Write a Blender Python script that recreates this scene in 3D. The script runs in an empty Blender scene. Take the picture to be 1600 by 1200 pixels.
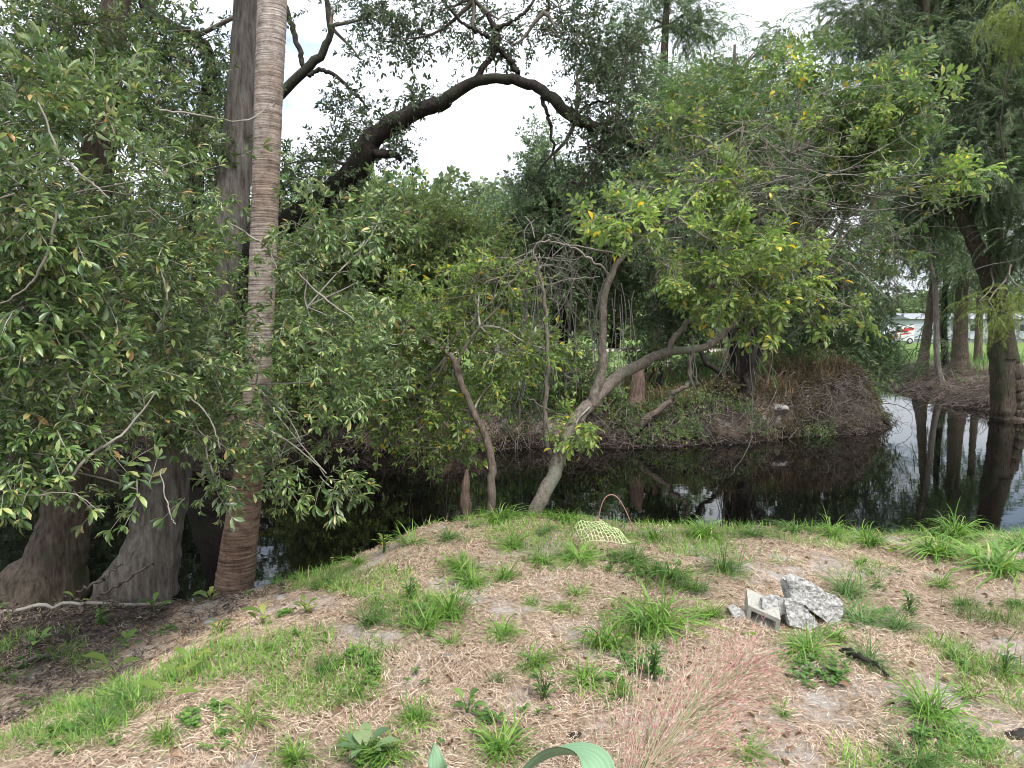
import bpy, math, numpy as np
from math import radians as R
rng = np.random.default_rng(7)
C = bpy.context.scene
# ---------------------------------------------------------------- camera
FPX = 1081.0; PITCH = R(4.5); CAMZ = 1.6
cam = bpy.data.cameras.new('camera'); cam.sensor_width = 36; cam.lens = 36*FPX/1600
cam.clip_start = 0.05; cam.clip_end = 2000
co = bpy.data.objects.new('camera', cam); C.collection.objects.link(co)
co.location = (0, 0, CAMZ); co.rotation_euler = (math.pi/2-PITCH, 0, 0)
C.camera = co
# ---------------------------------------------------------------- sky and sun
SUN_EL, SUN_AZ = R(58), R(150)      # azimuth clockwise from +Y: behind the viewer, to the right
w = bpy.data.worlds.new('World'); C.world = w; w.use_nodes = True
nt = w.node_tree; N = nt.nodes; L = nt.links
bg = N['Background']; bg.inputs['Strength'].default_value = 0.085
sky = N.new('ShaderNodeTexSky'); sky.sky_type = 'NISHITA'; sky.sun_disc = False
sky.sun_elevation = SUN_EL; sky.sun_rotation = SUN_AZ; sky.dust_density = 2.0
tc = N.new('ShaderNodeTexCoord'); mp = N.new('ShaderNodeMapping'); mp.inputs['Scale'].default_value = (1, 1, 2.5)
nz = N.new('ShaderNodeTexNoise'); nz.inputs['Scale'].default_value = 2.3; nz.inputs['Detail'].default_value = 7; nz.inputs['Roughness'].default_value = .6
cr = N.new('ShaderNodeValToRGB'); cr.color_ramp.elements[0].position = .36; cr.color_ramp.elements[1].position = .52
cr.color_ramp.elements[0].color = (.2, .2, .2, 1); cr.color_ramp.elements[1].color = (1, 1, 1, 1)
mx = N.new('ShaderNodeMix'); mx.data_type = 'RGBA'
# overcast cloud deck, brighter overhead than towards the horizon
sx = N.new('ShaderNodeSeparateXYZ'); L.new(tc.outputs['Generated'], sx.inputs[0])
mrz = N.new('ShaderNodeMapRange'); mrz.inputs['From Min'].default_value = 0; mrz.inputs['From Max'].default_value = 1
mrz.inputs['To Min'].default_value = .42; mrz.inputs['To Max'].default_value = 1.5; L.new(sx.outputs['Z'], mrz.inputs['Value'])
vm = N.new('ShaderNodeVectorMath'); vm.operation = 'SCALE'; vm.inputs[0].default_value = (8.3, 8.8, 9.5); L.new(mrz.outputs['Result'], vm.inputs['Scale'])
L.new(vm.outputs['Vector'], mx.inputs['B'])
L.new(tc.outputs['Generated'], mp.inputs['Vector']); L.new(mp.outputs['Vector'], nz.inputs['Vector'])
L.new(nz.outputs['Fac'], cr.inputs['Fac']); L.new(cr.outputs['Color'], mx.inputs['Factor'])
L.new(sky.outputs['Color'], mx.inputs['A']); L.new(mx.outputs['Result'], bg.inputs['Color'])
sl = bpy.data.lights.new('sun', 'SUN'); sl.energy = 1.5; sl.angle = R(14); sl.color = (1, .95, .88)
so = bpy.data.objects.new('sun', sl); C.collection.objects.link(so)
so.rotation_euler = (math.pi/2-SUN_EL, 0, math.pi-SUN_AZ)
C.view_settings.view_transform = 'Standard'; C.view_settings.look = 'None'
C.view_settings.exposure = 1.5; C.view_settings.gamma = 1
C.render.engine = 'CYCLES'
C.cycles.max_bounces = 6; C.cycles.diffuse_bounces = 2; C.cycles.glossy_bounces = 3
C.cycles.transmission_bounces = 3; C.cycles.caustics_reflective = False; C.cycles.caustics_refractive = False
C.cycles.use_adaptive_sampling = True; C.cycles.adaptive_threshold = 0.01
C.cycles.sample_clamp_indirect = 4
C.cycles.filter_width = 1.0; C.cycles.use_denoising = True; C.cycles.denoiser = 'OPENIMAGEDENOISE'
C.cycles.denoising_input_passes = 'RGB_ALBEDO_NORMAL'; C.cycles.denoising_prefilter = 'ACCURATE'

# ---------------------------------------------------------------- numeric helpers
def P(px, py, Y):
    """world point seen at photo pixel (px, py) that stands Y metres away along the ground"""
    u = (px-800)/FPX; v = (600-py)/FPX
    dy = math.cos(PITCH)+v*math.sin(PITCH); dz = -math.sin(PITCH)+v*math.cos(PITCH)
    t = Y/dy
    return np.array([u*t, Y, CAMZ+dz*t])
def frac(a): return a-np.floor(a)
def vn(x, y, s=0):
    x = np.asarray(x, float); y = np.asarray(y, float)
    ix = np.floor(x); iy = np.floor(y); fx = x-ix; fy = y-iy
    fx = fx*fx*(3-2*fx); fy = fy*fy*(3-2*fy)
    h = lambda a, b: frac(np.sin(a*127.1+b*311.7+s*74.7)*43758.5453)
    return (h(ix, iy)*(1-fx)+h(ix+1, iy)*fx)*(1-fy)+(h(ix, iy+1)*(1-fx)+h(ix+1, iy+1)*fx)*fy
def vn3(p, s=0):
    z = p[:, 2]; iz = np.floor(z); f = z-iz; f = f*f*(3-2*f)
    return vn(p[:, 0]+iz*17.3, p[:, 1]+iz*5.1, s)*(1-f)+vn(p[:, 0]+(iz+1)*17.3, p[:, 1]+(iz+1)*5.1, s)*f
def ss(t): t = np.clip(t, 0, 1); return t*t*(3-2*t)

SHORE = np.array([(-200, 13.2), (-30, 13.2), (-12, 13.0), (-5, 12.8), (-2, 13.1), (0, 13.3), (3, 13.5), (5.2, 14.2), (7.4, 15.1),
                  (9.1, 16.6), (10, 19), (12, 24), (14.6, 29.6), (15.6, 29.6), (14.3, 24.5), (12.9, 20.2), (14.3, 18.4), (20, 18),
                  (60, 17), (200, 17), (200, 500), (-200, 500)], float)
WATER_Z = -0.7
def sd_far(x, y):
    x = np.asarray(x, float); y = np.asarray(y, float)
    d = np.full(np.broadcast(x, y).shape, 1e9); ins = np.zeros(d.shape, bool)
    n = len(SHORE)
    for i in range(n):
        a = SHORE[i]; b = SHORE[(i+1) % n]; e = b-a
        t = np.clip(((x-a[0])*e[0]+(y-a[1])*e[1])/(e@e), 0, 1)
        d = np.minimum(d, np.hypot(x-a[0]-t*e[0], y-a[1]-t*e[1]))
        if a[1] != b[1]:
            c = ((a[1] > y) != (b[1] > y)) & (x < (b[0]-a[0])*(y-a[1])/(b[1]-a[1])+a[0])
            ins ^= c
    return np.where(ins, d, -d)
def y_edge(x):
    return 5.5+.38*ss((x+1.6)/1.3)+.12*ss((x-1.5)/2)+.1*(vn(x*1.7, 3.3, 5)-.5)
def height(x, y):
    x = np.asarray(x, float); y = np.asarray(y, float)
    u = (-x-.25-.35*(5.5-y))/2.5
    z = -.52*ss(u)-.04+.07*np.exp(-((x-.0)/1.2)**2-((y-5.3)/1.1)**2)-.09*ss((x-1.4)/2.2)
    z = z+.07*(vn(x*1.4, y*1.4, 1)-.5)+.035*(vn(x*4.3, y*4.3, 2)-.5)+.016*(vn(x*13, y*13, 3)-.5)
    z = z-.15*ss((-y-1)/10)
    s = y_edge(x)-y
    near = z-np.where(s < .25, (.25-s)**2/(.25-s+.25)*1.25, 0)
    near = np.maximum(near, -1.7)
    sf = sd_far(x, y)+.5*(vn(x*.9, y*.9, 8)-.5)+.3*(vn(x*3, y*3, 9)-.5)
    base = .02+.85*np.exp(-((x-6.9)/2.6)**2-((y-18.3)/2.4)**2)+.25*(vn(x*.25, y*.25, 4)-.5)*ss((y-14)/6)*(1-ss((y-30)/20))
    base = base+.10*(vn(x*2.1, y*2.1, 6)-.5)*(1-ss((y-20)/20))
    wd = np.where(x > 12.2, 3.6, .75+.35*vn(x*.7, y*0, 14))
    k = ss(sf/wd)**.8
    far = np.where(sf > 0, WATER_Z+(base-WATER_Z)*k+(.16*(vn(x*5, y*5, 7)-.5)+.09*(vn(x*12, y*12, 17)-.5))*(sf < 2.5), np.maximum(WATER_Z+.7*sf, -1.7))
    return np.where(y < 9.5, near, far)
def H(x, y): return float(height(x, y))
def G(px, py, dz=0.0):
    """point of the ground under photo pixel"""
    u = (px-800)/FPX; v = (600-py)/FPX
    d = np.array([u, math.cos(PITCH)+v*math.sin(PITCH), -math.sin(PITCH)+v*math.cos(PITCH)])
    t = np.linspace(.8, 130, 9000)**1.0
    t = np.geomspace(.8, 150, 3000)
    x = d[0]*t; y = d[1]*t; z = CAMZ+d[2]*t
    hh = height(x, y); i = np.argmax(z < hh)
    if py > 788 and y[i] > y_edge(x[i])+.02:
        yy = 5.6
        for _ in range(4): yy = float(y_edge((px-800)/FPX*yy))-.06
        xx = (px-800)/FPX*yy; return np.array([xx, yy, H(xx, yy)+dz])
    return np.array([x[i], y[i], hh[i]+dz])
def GY(px, Y):
    x = (px-800)/FPX*Y*1.0
    return np.array([x, Y, H(x, Y)])

# ---------------------------------------------------------------- mesh helpers
def mk(name, parts, m, parent=None, smooth=True, matid=None):
    """parts: list of (V, F) with F (n,3) or (n,4); world coordinates"""
    Vs, loops, tot, off = [], [], [], 0
    for V, F in parts:
        if len(V) == 0: continue
        Vs.append(V); loops.append((F+off).ravel()); tot.append(np.full(len(F), F.shape[1])); off += len(V)
    V = np.concatenate(Vs).astype(np.float32)
    if parent is not None: V = V-np.array(parent.location, np.float32)
    lp = np.concatenate(loops).astype(np.int32); tt = np.concatenate(tot).astype(np.int32)
    me = bpy.data.meshes.new(name)
    me.vertices.add(len(V)); me.vertices.foreach_set('co', V.ravel())
    me.loops.add(len(lp)); me.loops.foreach_set('vertex_index', lp)
    me.polygons.add(len(tt)); st = np.concatenate([[0], np.cumsum(tt)[:-1]]).astype(np.int32)
    me.polygons.foreach_set('loop_start', st)
    me.polygons.foreach_set('use_smooth', np.full(len(tt), smooth))
    me.update(calc_edges=True)
    for mm in (m if isinstance(m, (list, tuple)) else [m]): me.materials.append(mm)
    if matid is not None: me.polygons.foreach_set('material_index', np.concatenate([np.full(len(F), q) for (V_, F), q in zip(parts, matid) if len(V_)]).astype(np.int32))
    o = bpy.data.objects.new(name, me); C.collection.objects.link(o)
    if parent is not None: o.parent = parent
    return o
def root(name, label, cat, loc, group=None):
    o = bpy.data.objects.new(name, None); C.collection.objects.link(o)
    o.location = tuple(float(a) for a in loc); o.empty_display_size = .2
    o['label'] = label; o['category'] = cat
    if group: o['group'] = group
    return o
def tag(o, label=None, cat=None, group=None, kind=None):
    if label: o['label'] = label
    if cat: o['category'] = cat
    if group: o['group'] = group
    if kind: o['kind'] = kind
    return o
def nrm(v): return v/np.maximum(np.linalg.norm(v, axis=-1, keepdims=True), 1e-9)
def tubes(Pn, Rn, sides=4, mod=None, cap=True):
    """Pn (n,k,3) centre lines, Rn (n,k) radii -> V, quads"""
    Pn = np.asarray(Pn, float); Rn = np.asarray(Rn, float)
    n, k, _ = Pn.shape
    T = np.empty_like(Pn); T[:, 1:-1] = Pn[:, 2:]-Pn[:, :-2]; T[:, 0] = Pn[:, 1]-Pn[:, 0]; T[:, -1] = Pn[:, -1]-Pn[:, -2]
    T = nrm(T)
    ref = np.zeros((n, 3)); main = nrm(Pn[:, -1]-Pn[:, 0]); ref[:, 0] = 1
    ref[np.abs(main[:, 0]) > .8] = (0, 1, 0)
    A = nrm(np.cross(T, ref[:, None, :])); B = np.cross(T, A)
    a = np.arange(sides)*2*np.pi/sides
    r = Rn[:, :, None]*np.ones(sides)
    if mod is not None: r = r*mod(np.arange(k)/(k-1), a)[None]
    V = Pn[:, :, None, :]+r[..., None]*(np.cos(a)[:, None]*A[:, :, None, :]+np.sin(a)[:, None]*B[:, :, None, :])
    i = np.arange(k-1)[:, None]*sides; j = np.arange(sides)[None]; j2 = (j+1) % sides
    q = np.stack([i+j, i+j2, i+sides+j2, i+sides+j], -1).reshape(-1, 4)
    F = (q[None]+(np.arange(n)*k*sides)[:, None, None]).reshape(-1, 4)
    return V.reshape(-1, 3), F
def spline(pts, n):
    """Catmull-Rom through rows (x,y,z,r)"""
    p = np.array(pts, float); m = len(p)
    e = np.vstack([2*p[0]-p[1], p, 2*p[-1]-p[-2]])
    out = []
    for t in np.linspace(0, m-1-1e-6, n):
        i = int(t); f = t-i; a, b, c, d = e[i], e[i+1], e[i+2], e[i+3]
        out.append(.5*(2*b+(c-a)*f+(2*a-5*b+4*c-d)*f*f+(3*b-a-3*c+d)*f**3))
    return np.array(out)
def limb(pts, n=24, sides=10, knot=.06, seed=0, flare=0, lobes=5, wob=0.0):
    """pts rows (x,y,z,r)"""
    s = spline(pts, n); s[:, 3] = np.maximum(s[:, 3], .002)
    if wob:
        q = np.arange(n)*.9+seed*3.1
        s[:, 0] += wob*(vn(q, q*0+1, seed)-.5); s[:, 1] += wob*(vn(q, q*0+7, seed)-.5); s[:, 2] += wob*(vn(q, q*0+4, seed)-.5)
    rk = s[:, 3]*(1+knot*2*(vn(np.arange(n)*.8, np.zeros(n)+seed, seed)-.5))
    def mod(t, a):
        q = np.outer(t*n*.6, np.ones_like(a)); aa = np.outer(np.ones_like(t), a)
        b = 1+knot*2*(vn(q, np.cos(aa)*1.5+3, seed+1)-.5)+knot*(vn(q*2.3, np.sin(aa)*2+9, seed+2)-.5)
        if flare:
            g = np.exp(-np.outer(t, np.ones_like(a))*n/flare)
            b = b*(1+g*.15*(np.cos(lobes*aa+seed)+.5*np.cos((lobes+3)*aa+2*seed)))
        return b
    return tubes(s[None, :, :3], rk[None], sides, mod)
def PL(seq, n=24, sides=10, thin=1.0, **k):
    """limb from photo rows (px, py, Y, halfwidth px)"""
    rows = []
    for px, py, Y, hw in seq:
        p = P(px, py, Y); rows.append((*p, hw*thin*Y/FPX))
    return limb(rows, n, sides, **k)

def PLT(thin, seq, n=24, sides=10, **k): return PL(seq, n, sides, thin=thin, **k)

# ---------------------------------------------------------------- materials
def newmat(name):
    m = bpy.data.materials.new(name); m.use_nodes = True
    t = m.node_tree; b = t.nodes['Principled BSDF']
    return m, t, b, t.nodes, t.links
def ramp(N, stops, interp='LINEAR'):
    c = N.new('ShaderNodeValToRGB'); c.color_ramp.interpolation = interp
    e = c.color_ramp.elements
    while len(e) < len(stops): e.new(.5)
    for i, (p, col) in enumerate(stops): e[i].position = p; e[i].color = (*col, 1)
    return c
def leafmat(name, stops, rough=.5, trans=.3, spec=.35, var=.35, gain=1.0, back=None):
    m, t, b, N, L = newmat(name)
    g = N.new('ShaderNodeNewGeometry'); c = ramp(N, stops)
    L.new(g.outputs['Random Per Island'], c.inputs['Fac'])
    tc = N.new('ShaderNodeTexCoord'); nz = N.new('ShaderNodeTexNoise'); nz.inputs['Scale'].default_value = .9; nz.inputs['Detail'].default_value = 3
    L.new(tc.outputs['Object'], nz.inputs['Vector'])
    mr = N.new('ShaderNodeMapRange'); mr.inputs['From Min'].default_value = .3; mr.inputs['From Max'].default_value = .7
    mr.inputs['To Min'].default_value = gain*(1-var); mr.inputs['To Max'].default_value = gain*(1+var)
    L.new(nz.outputs['Fac'], mr.inputs['Value'])
    h = N.new('ShaderNodeHueSaturation'); L.new(c.outputs['Color'], h.inputs['Color']); L.new(mr.outputs['Result'], h.inputs['Value'])
    if back:                                  # paler, greyer underside
        bm_ = N.new('ShaderNodeMix'); bm_.data_type = 'RGBA'; bm_.inputs['B'].default_value = (*back, 1); fm = N.new('ShaderNodeMath'); fm.operation = 'MULTIPLY'; fm.inputs[1].default_value = .55
        L.new(g.outputs['Backfacing'], fm.inputs[0]); L.new(fm.outputs[0], bm_.inputs['Factor']); L.new(h.outputs['Color'], bm_.inputs['A']); L.new(bm_.outputs['Result'], b.inputs['Base Color'])
    else: L.new(h.outputs['Color'], b.inputs['Base Color'])
    b.inputs['Roughness'].default_value = rough; b.inputs['Specular IOR Level'].default_value = spec
    tr = N.new('ShaderNodeBsdfTranslucent')
    h2 = N.new('ShaderNodeHueSaturation'); h2.inputs['Value'].default_value = 1.5; h2.inputs['Saturation'].default_value = 1.1
    L.new(h.outputs['Color'], h2.inputs['Color']); L.new(h2.outputs['Color'], tr.inputs['Color'])
    ms = N.new('ShaderNodeMixShader'); ms.inputs['Fac'].default_value = trans
    L.new(b.outputs['BSDF'], ms.inputs[1]); L.new(tr.outputs['BSDF'], ms.inputs[2])
    L.new(ms.outputs['Shader'], N['Material Output'].inputs['Surface'])
    return m
def barkmat(name, c1, c2, c3=None, scale=6, stretch=4, bump=.5, rough=.9):
    m, t, b, N, L = newmat(name)
    tc = N.new('ShaderNodeTexCoord'); mp = N.new('ShaderNodeMapping'); mp.inputs['Scale'].default_value = (stretch, stretch, 1)
    L.new(tc.outputs['Object'], mp.inputs['Vector'])
    n1 = N.new('ShaderNodeTexNoise'); n1.inputs['Scale'].default_value = scale; n1.inputs['Detail'].default_value = 8; n1.inputs['Roughness'].default_value = .65
    L.new(mp.outputs['Vector'], n1.inputs['Vector'])
    c = ramp(N, [(.32, c1), (.68, c2)]); L.new(n1.outputs['Fac'], c.inputs['Fac'])
    out = c.outputs['Color']
    if c3:
        n2 = N.new('ShaderNodeTexNoise'); n2.inputs['Scale'].default_value = 2.2; n2.inputs['Detail'].default_value = 5
        L.new(tc.outputs['Object'], n2.inputs['Vector'])
        c2n = ramp(N, [(.48, (0, 0, 0)), (.6, (1, 1, 1))]); L.new(n2.outputs['Fac'], c2n.inputs['Fac'])
        x = N.new('ShaderNodeMix'); x.data_type = 'RGBA'; x.inputs['B'].default_value = (*c3, 1)
        L.new(c2n.outputs['Color'], x.inputs['Factor']); L.new(out, x.inputs['A']); out = x.outputs['Result']
    L.new(out, b.inputs['Base Color'])
    b.inputs['Roughness'].default_value = rough; b.inputs['Specular IOR Level'].default_value = .2
    bp = N.new('ShaderNodeBump'); bp.inputs['Strength'].default_value = bump; bp.inputs['Distance'].default_value = .03
    L.new(n1.outputs['Fac'], bp.inputs['Height']); L.new(bp.outputs['Normal'], b.inputs['Normal'])
    return m
def flatmat(name, col, rough=.6, var=.15, scale=20, bump=0):
    m, t, b, N, L = newmat(name)
    tc = N.new('ShaderNodeTexCoord'); n1 = N.new('ShaderNodeTexNoise'); n1.inputs['Scale'].default_value = scale; n1.inputs['Detail'].default_value = 6
    L.new(tc.outputs['Object'], n1.inputs['Vector'])
    c = ramp(N, [(.3, tuple(a*(1-var) for a in col)), (.7, tuple(min(1, a*(1+var)) for a in col))])
    L.new(n1.outputs['Fac'], c.inputs['Fac']); L.new(c.outputs['Color'], b.inputs['Base Color'])
    b.inputs['Roughness'].default_value = rough
    if bump:
        bp = N.new('ShaderNodeBump'); bp.inputs['Strength'].default_value = bump; bp.inputs['Distance'].default_value = .02
        L.new(n1.outputs['Fac'], bp.inputs['Height']); L.new(bp.outputs['Normal'], b.inputs['Normal'])
    return m

M = {}
M['oakleaf'] = leafmat('oak leaf', [(0, (.040, .082, .024)), (.4, (.074, .132, .038)), (.74, (.125, .190, .055)), (.92, (.26, .32, .11)), (.985, (.33, .30, .12)), (1, (.34, .18, .06))], gain=1.22, back=(.20, .235, .155), rough=.36, trans=.25, spec=.6)
M['darkleaf'] = leafmat('dark oak leaf', [(0, (.030, .055, .028)), (.6, (.058, .090, .042)), (1, (.10, .14, .06))], gain=1.15, back=(.20, .235, .155), rough=.45, trans=.3)
M['limeleaf'] = leafmat('yellow green leaf', [(0, (.085, .155, .035)), (.5, (.155, .235, .055)), (.85, (.25, .33, .09)), (.96, (.36, .38, .10)), (.985, (.55, .45, .05)), (1, (.55, .30, .04))], gain=1.12, back=(.20, .235, .155), rough=.40, trans=.4, spec=.45)
M['midleaf'] = leafmat('mid green leaf', [(0, (.055, .112, .032)), (.6, (.098, .160, .050)), (.93, (.165, .225, .070)), (.975, (.32, .30, .07)), (1, (.38, .25, .06))], gain=1.25, back=(.20, .235, .155), rough=.40, trans=.27, spec=.45)
M['oliveleaf'] = leafmat('olive leaf', [(0, (.062, .105, .026)), (.6, (.115, .165, .042)), (.93, (.19, .23, .065)), (1, (.28, .25, .07))], gain=1.3, back=(.20, .235, .155), rough=.45, trans=.27)
M['greyleaf'] = leafmat('blue green leaf', [(0, (.055, .102, .048)), (.6, (.098, .152, .070)), (1, (.17, .22, .10))], gain=1.4, back=(.20, .235, .155), rough=.45, trans=.27)
M['farleaf'] = leafmat('far woodland leaf', [(0, (.065, .100, .045)), (.6, (.11, .15, .065)), (1, (.17, .21, .09))], gain=1.3, back=(.20, .235, .155), rough=.7, trans=.3, var=.5)
M['cypleaf'] = leafmat('cypress foliage', [(0, (.045, .085, .040)), (.6, (.078, .130, .055)), (1, (.15, .20, .075))], gain=1.15, back=(.20, .235, .155), rough=.6, trans=.4, var=.45)
M['cyplight'] = leafmat('light cypress foliage', [(0, (.11, .16, .035)), (1, (.22, .27, .06))], rough=.6, trans=.4)
M['brown2'] = leafmat('brownish green leaf', [(0, (.07, .06, .035)), (.6, (.12, .11, .05)), (1, (.20, .17, .09))], rough=.7, trans=.2)
M['twig'] = barkmat('pale twig bark', (.15, .135, .11), (.33, .31, .27), scale=9, stretch=1, bump=.2)
M['twigdark'] = barkmat('brown twig bark', (.09, .075, .06), (.22, .19, .16), scale=9, stretch=1, bump=.2)
M['vine'] = barkmat('dry vine bark', (.13, .115, .10), (.27, .245, .22), scale=9, stretch=1, bump=.2)
M['oakbark'] = barkmat('dark oak bark', (.016, .013, .011), (.060, .050, .044), (.034, .036, .024), scale=11, stretch=1.5, bump=1)
M['bark'] = barkmat('brown bark', (.060, .047, .037), (.17, .135, .108), (.125, .125, .095), scale=12, stretch=3, bump=.7)
M['greybark'] = barkmat('grey brown bark', (.075, .062, .050), (.235, .20, .168), (.16, .165, .125), scale=14, stretch=2, bump=.9)
M['cypbark'] = barkmat('grey cypress bark', (.040, .030, .022), (.165, .130, .100), (.070, .075, .042), scale=6, stretch=5, bump=1)
M['cypbark2'] = barkmat('pale cypress bark', (.055, .043, .034), (.215, .195, .172), scale=4, stretch=7, bump=.9)
M['deadwood'] = barkmat('weathered wood', (.055, .040, .032), (.17, .115, .088), scale=5, stretch=7, bump=.9)

# ---------------------------------------------------------------- ground
def axis(*segs):
    out = [segs[0][0]]
    for a, b, n in segs: out += list(np.linspace(a, b, n+1)[1:])
    return np.array(out)
gx = np.concatenate([-np.geomspace(200, 16, 22)[:-1], np.arange(-16, -5, .22), np.arange(-5, 6, .07), np.arange(6, 17, .2), np.geomspace(17, 200, 24)])
gy = np.concatenate([np.linspace(-40, 1.4, 24)[:-1], np.arange(1.4, 6.8, .06), np.arange(6.8, 12.4, .4), np.arange(12.4, 20.5, .15), np.geomspace(20.5, 480, 60)])
X, Y = np.meshgrid(gx, gy); Z = height(X, Y)
V = np.stack([X, Y, Z], -1).reshape(-1, 3); ny, nx = X.shape
i = (np.arange(ny-1)[:, None]*nx+np.arange(nx-1)[None]).ravel()
F = np.stack([i, i+1, i+nx+1, i+nx], -1)
def groundmat():
    m, t, b, N, L = newmat('straw and sandy soil')
    tc = N.new('ShaderNodeTexCoord')
    def noise(s, d=6, r=.6, mapscale=None):
        n = N.new('ShaderNodeTexNoise'); n.inputs['Scale'].default_value = s; n.inputs['Detail'].default_value = d; n.inputs['Roughness'].default_value = r
        if mapscale:
            mp = N.new('ShaderNodeMapping'); mp.inputs['Scale'].default_value = mapscale; L.new(tc.outputs['Object'], mp.inputs['Vector']); L.new(mp.outputs['Vector'], n.inputs['Vector'])
        else: L.new(tc.outputs['Object'], n.inputs['Vector'])
        return n
    def mix(f, a, bb):
        x = N.new('ShaderNodeMix'); x.data_type = 'RGBA'
        for s, v in (('Factor', f), ('A', a), ('B', bb)):
            if isinstance(v, tuple): x.inputs[s].default_value = (*v, 1)
            else: L.new(v, x.inputs[s])
        return x.outputs['Result']
    n1 = noise(38, 8, .75); straw = ramp(N, [(.36, (.055, .038, .028)), (.48, (.24, .175, .125)), (.66, (.46, .37, .28))]); L.new(n1.outputs['Fac'], straw.inputs['Fac'])
    n2 = noise(1.6, 6, .65); ms = ramp(N, [(.52, (0, 0, 0)), (.60, (1, 1, 1))]); L.new(n2.outputs['Fac'], ms.inputs['Fac'])
    n3 = noise(60, 6, .7); sand = ramp(N, [(.3, (.20, .175, .155)), (.7, (.46, .42, .38))]); L.new(n3.outputs['Fac'], sand.inputs['Fac'])
    c = mix(ms.outputs['Color'], straw.outputs['Color'], sand.outputs['Color'])
    at = N.new('ShaderNodeVertexColor'); at.layer_name = 'soil'
    sp = N.new('ShaderNodeSeparateColor'); L.new(at.outputs['Color'], sp.inputs['Color'])
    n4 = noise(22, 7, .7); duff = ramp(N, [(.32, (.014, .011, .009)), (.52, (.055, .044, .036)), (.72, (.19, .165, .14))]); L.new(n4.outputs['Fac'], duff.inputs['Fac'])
    n5 = noise(.35, 8, .7); lawn = ramp(N, [(.3, (.075, .12, .035)), (.55, (.12, .18, .05)), (.75, (.20, .22, .09))]); L.new(n5.outputs['Fac'], lawn.inputs['Fac'])
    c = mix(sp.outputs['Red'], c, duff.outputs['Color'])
    c = mix(sp.outputs['Green'], c, lawn.outputs['Color'])
    c = mix(sp.outputs['Blue'], c, (.50, .45, .39))
    c = mix(at.outputs['Alpha'], c, (.017, .013, .011))
    L.new(c, b.inputs['Base Color']); b.inputs['Roughness'].default_value = .95; b.inputs['Specular IOR Level'].default_value = .1
    bp = N.new('ShaderNodeBump'); bp.inputs['Strength'].default_value = .9; bp.inputs['Distance'].default_value = .02
    L.new(n1.outputs['Fac'], bp.inputs['Height']); L.new(bp.outputs['Normal'], b.inputs['Normal'])
    return m
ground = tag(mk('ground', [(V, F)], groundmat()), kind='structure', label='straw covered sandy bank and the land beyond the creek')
x, y, z = V.T
sf = sd_far(x, y)
nn = vn(x*2.2, y*2.2, 21)*.6+vn(x*7, y*7, 22)*.4
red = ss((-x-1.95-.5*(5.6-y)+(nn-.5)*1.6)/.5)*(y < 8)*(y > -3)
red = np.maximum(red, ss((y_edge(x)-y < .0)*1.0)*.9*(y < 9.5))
patch0 = np.exp(-((x-.75)/.75)**2-((y-13.9)/.8)**2)
patch = ss((vn(x*1.1, y*1.1, 33)*.6+vn(x*3.5, y*3.5, 34)*.4-.50)/.12)*np.where(np.abs(x-.7) < 2.2, 1, .6)+1.1*patch0; patch = np.clip(patch, 0, 1.1)     # pale bare dirt patches on the far bank
red = np.maximum(red, ss((9.0-sf+4*(nn-.5))/3)*(y > 9.5)*(1-patch*.85))
green = (y > 9.5)*ss((sf-7+5*(nn-.5))/3)
path = np.exp(-((y-54-2.5*np.sin(x*.2))/4.5)**2)*(x < 22)
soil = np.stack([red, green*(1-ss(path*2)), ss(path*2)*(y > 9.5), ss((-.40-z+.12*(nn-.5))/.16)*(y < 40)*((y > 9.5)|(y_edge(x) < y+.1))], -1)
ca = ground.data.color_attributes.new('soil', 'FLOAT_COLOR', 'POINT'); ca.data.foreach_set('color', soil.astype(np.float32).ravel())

# ---------------------------------------------------------------- water
m, t, b, N, L = newmat('dark creek water')
b.inputs['Base Color'].default_value = (.002, .0018, .0016, 1); b.inputs['Roughness'].default_value = .015; b.inputs['IOR'].default_value = 1.33
b.inputs['Specular IOR Level'].default_value = .5
tc = N.new('ShaderNodeTexCoord'); n1 = N.new('ShaderNodeTexNoise'); n1.inputs['Scale'].default_value = 2.6; n1.inputs['Detail'].default_value = 4
mp = N.new('ShaderNodeMapping'); mp.inputs['Scale'].default_value = (1, 1.7, 1); L.new(tc.outputs['Object'], mp.inputs['Vector']); L.new(mp.outputs['Vector'], n1.inputs['Vector'])
bp = N.new('ShaderNodeBump'); bp.inputs['Strength'].default_value = .022; bp.inputs['Distance'].default_value = .05
L.new(n1.outputs['Fac'], bp.inputs['Height']); L.new(bp.outputs['Normal'], b.inputs['Normal'])
M['water'] = m
wx = np.linspace(-150, 150, 60); wy = np.linspace(4.6, 34, 30); X, Y = np.meshgrid(wx, wy)
V = np.stack([X, Y, X*0+WATER_Z], -1).reshape(-1, 3); i = (np.arange(29)[:, None]*60+np.arange(59)[None]).ravel()
tag(mk('water', [(V, np.stack([i, i+1, i+61, i+60], -1))], m), kind='structure', label='still black creek water reflecting trees and sky')

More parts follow.
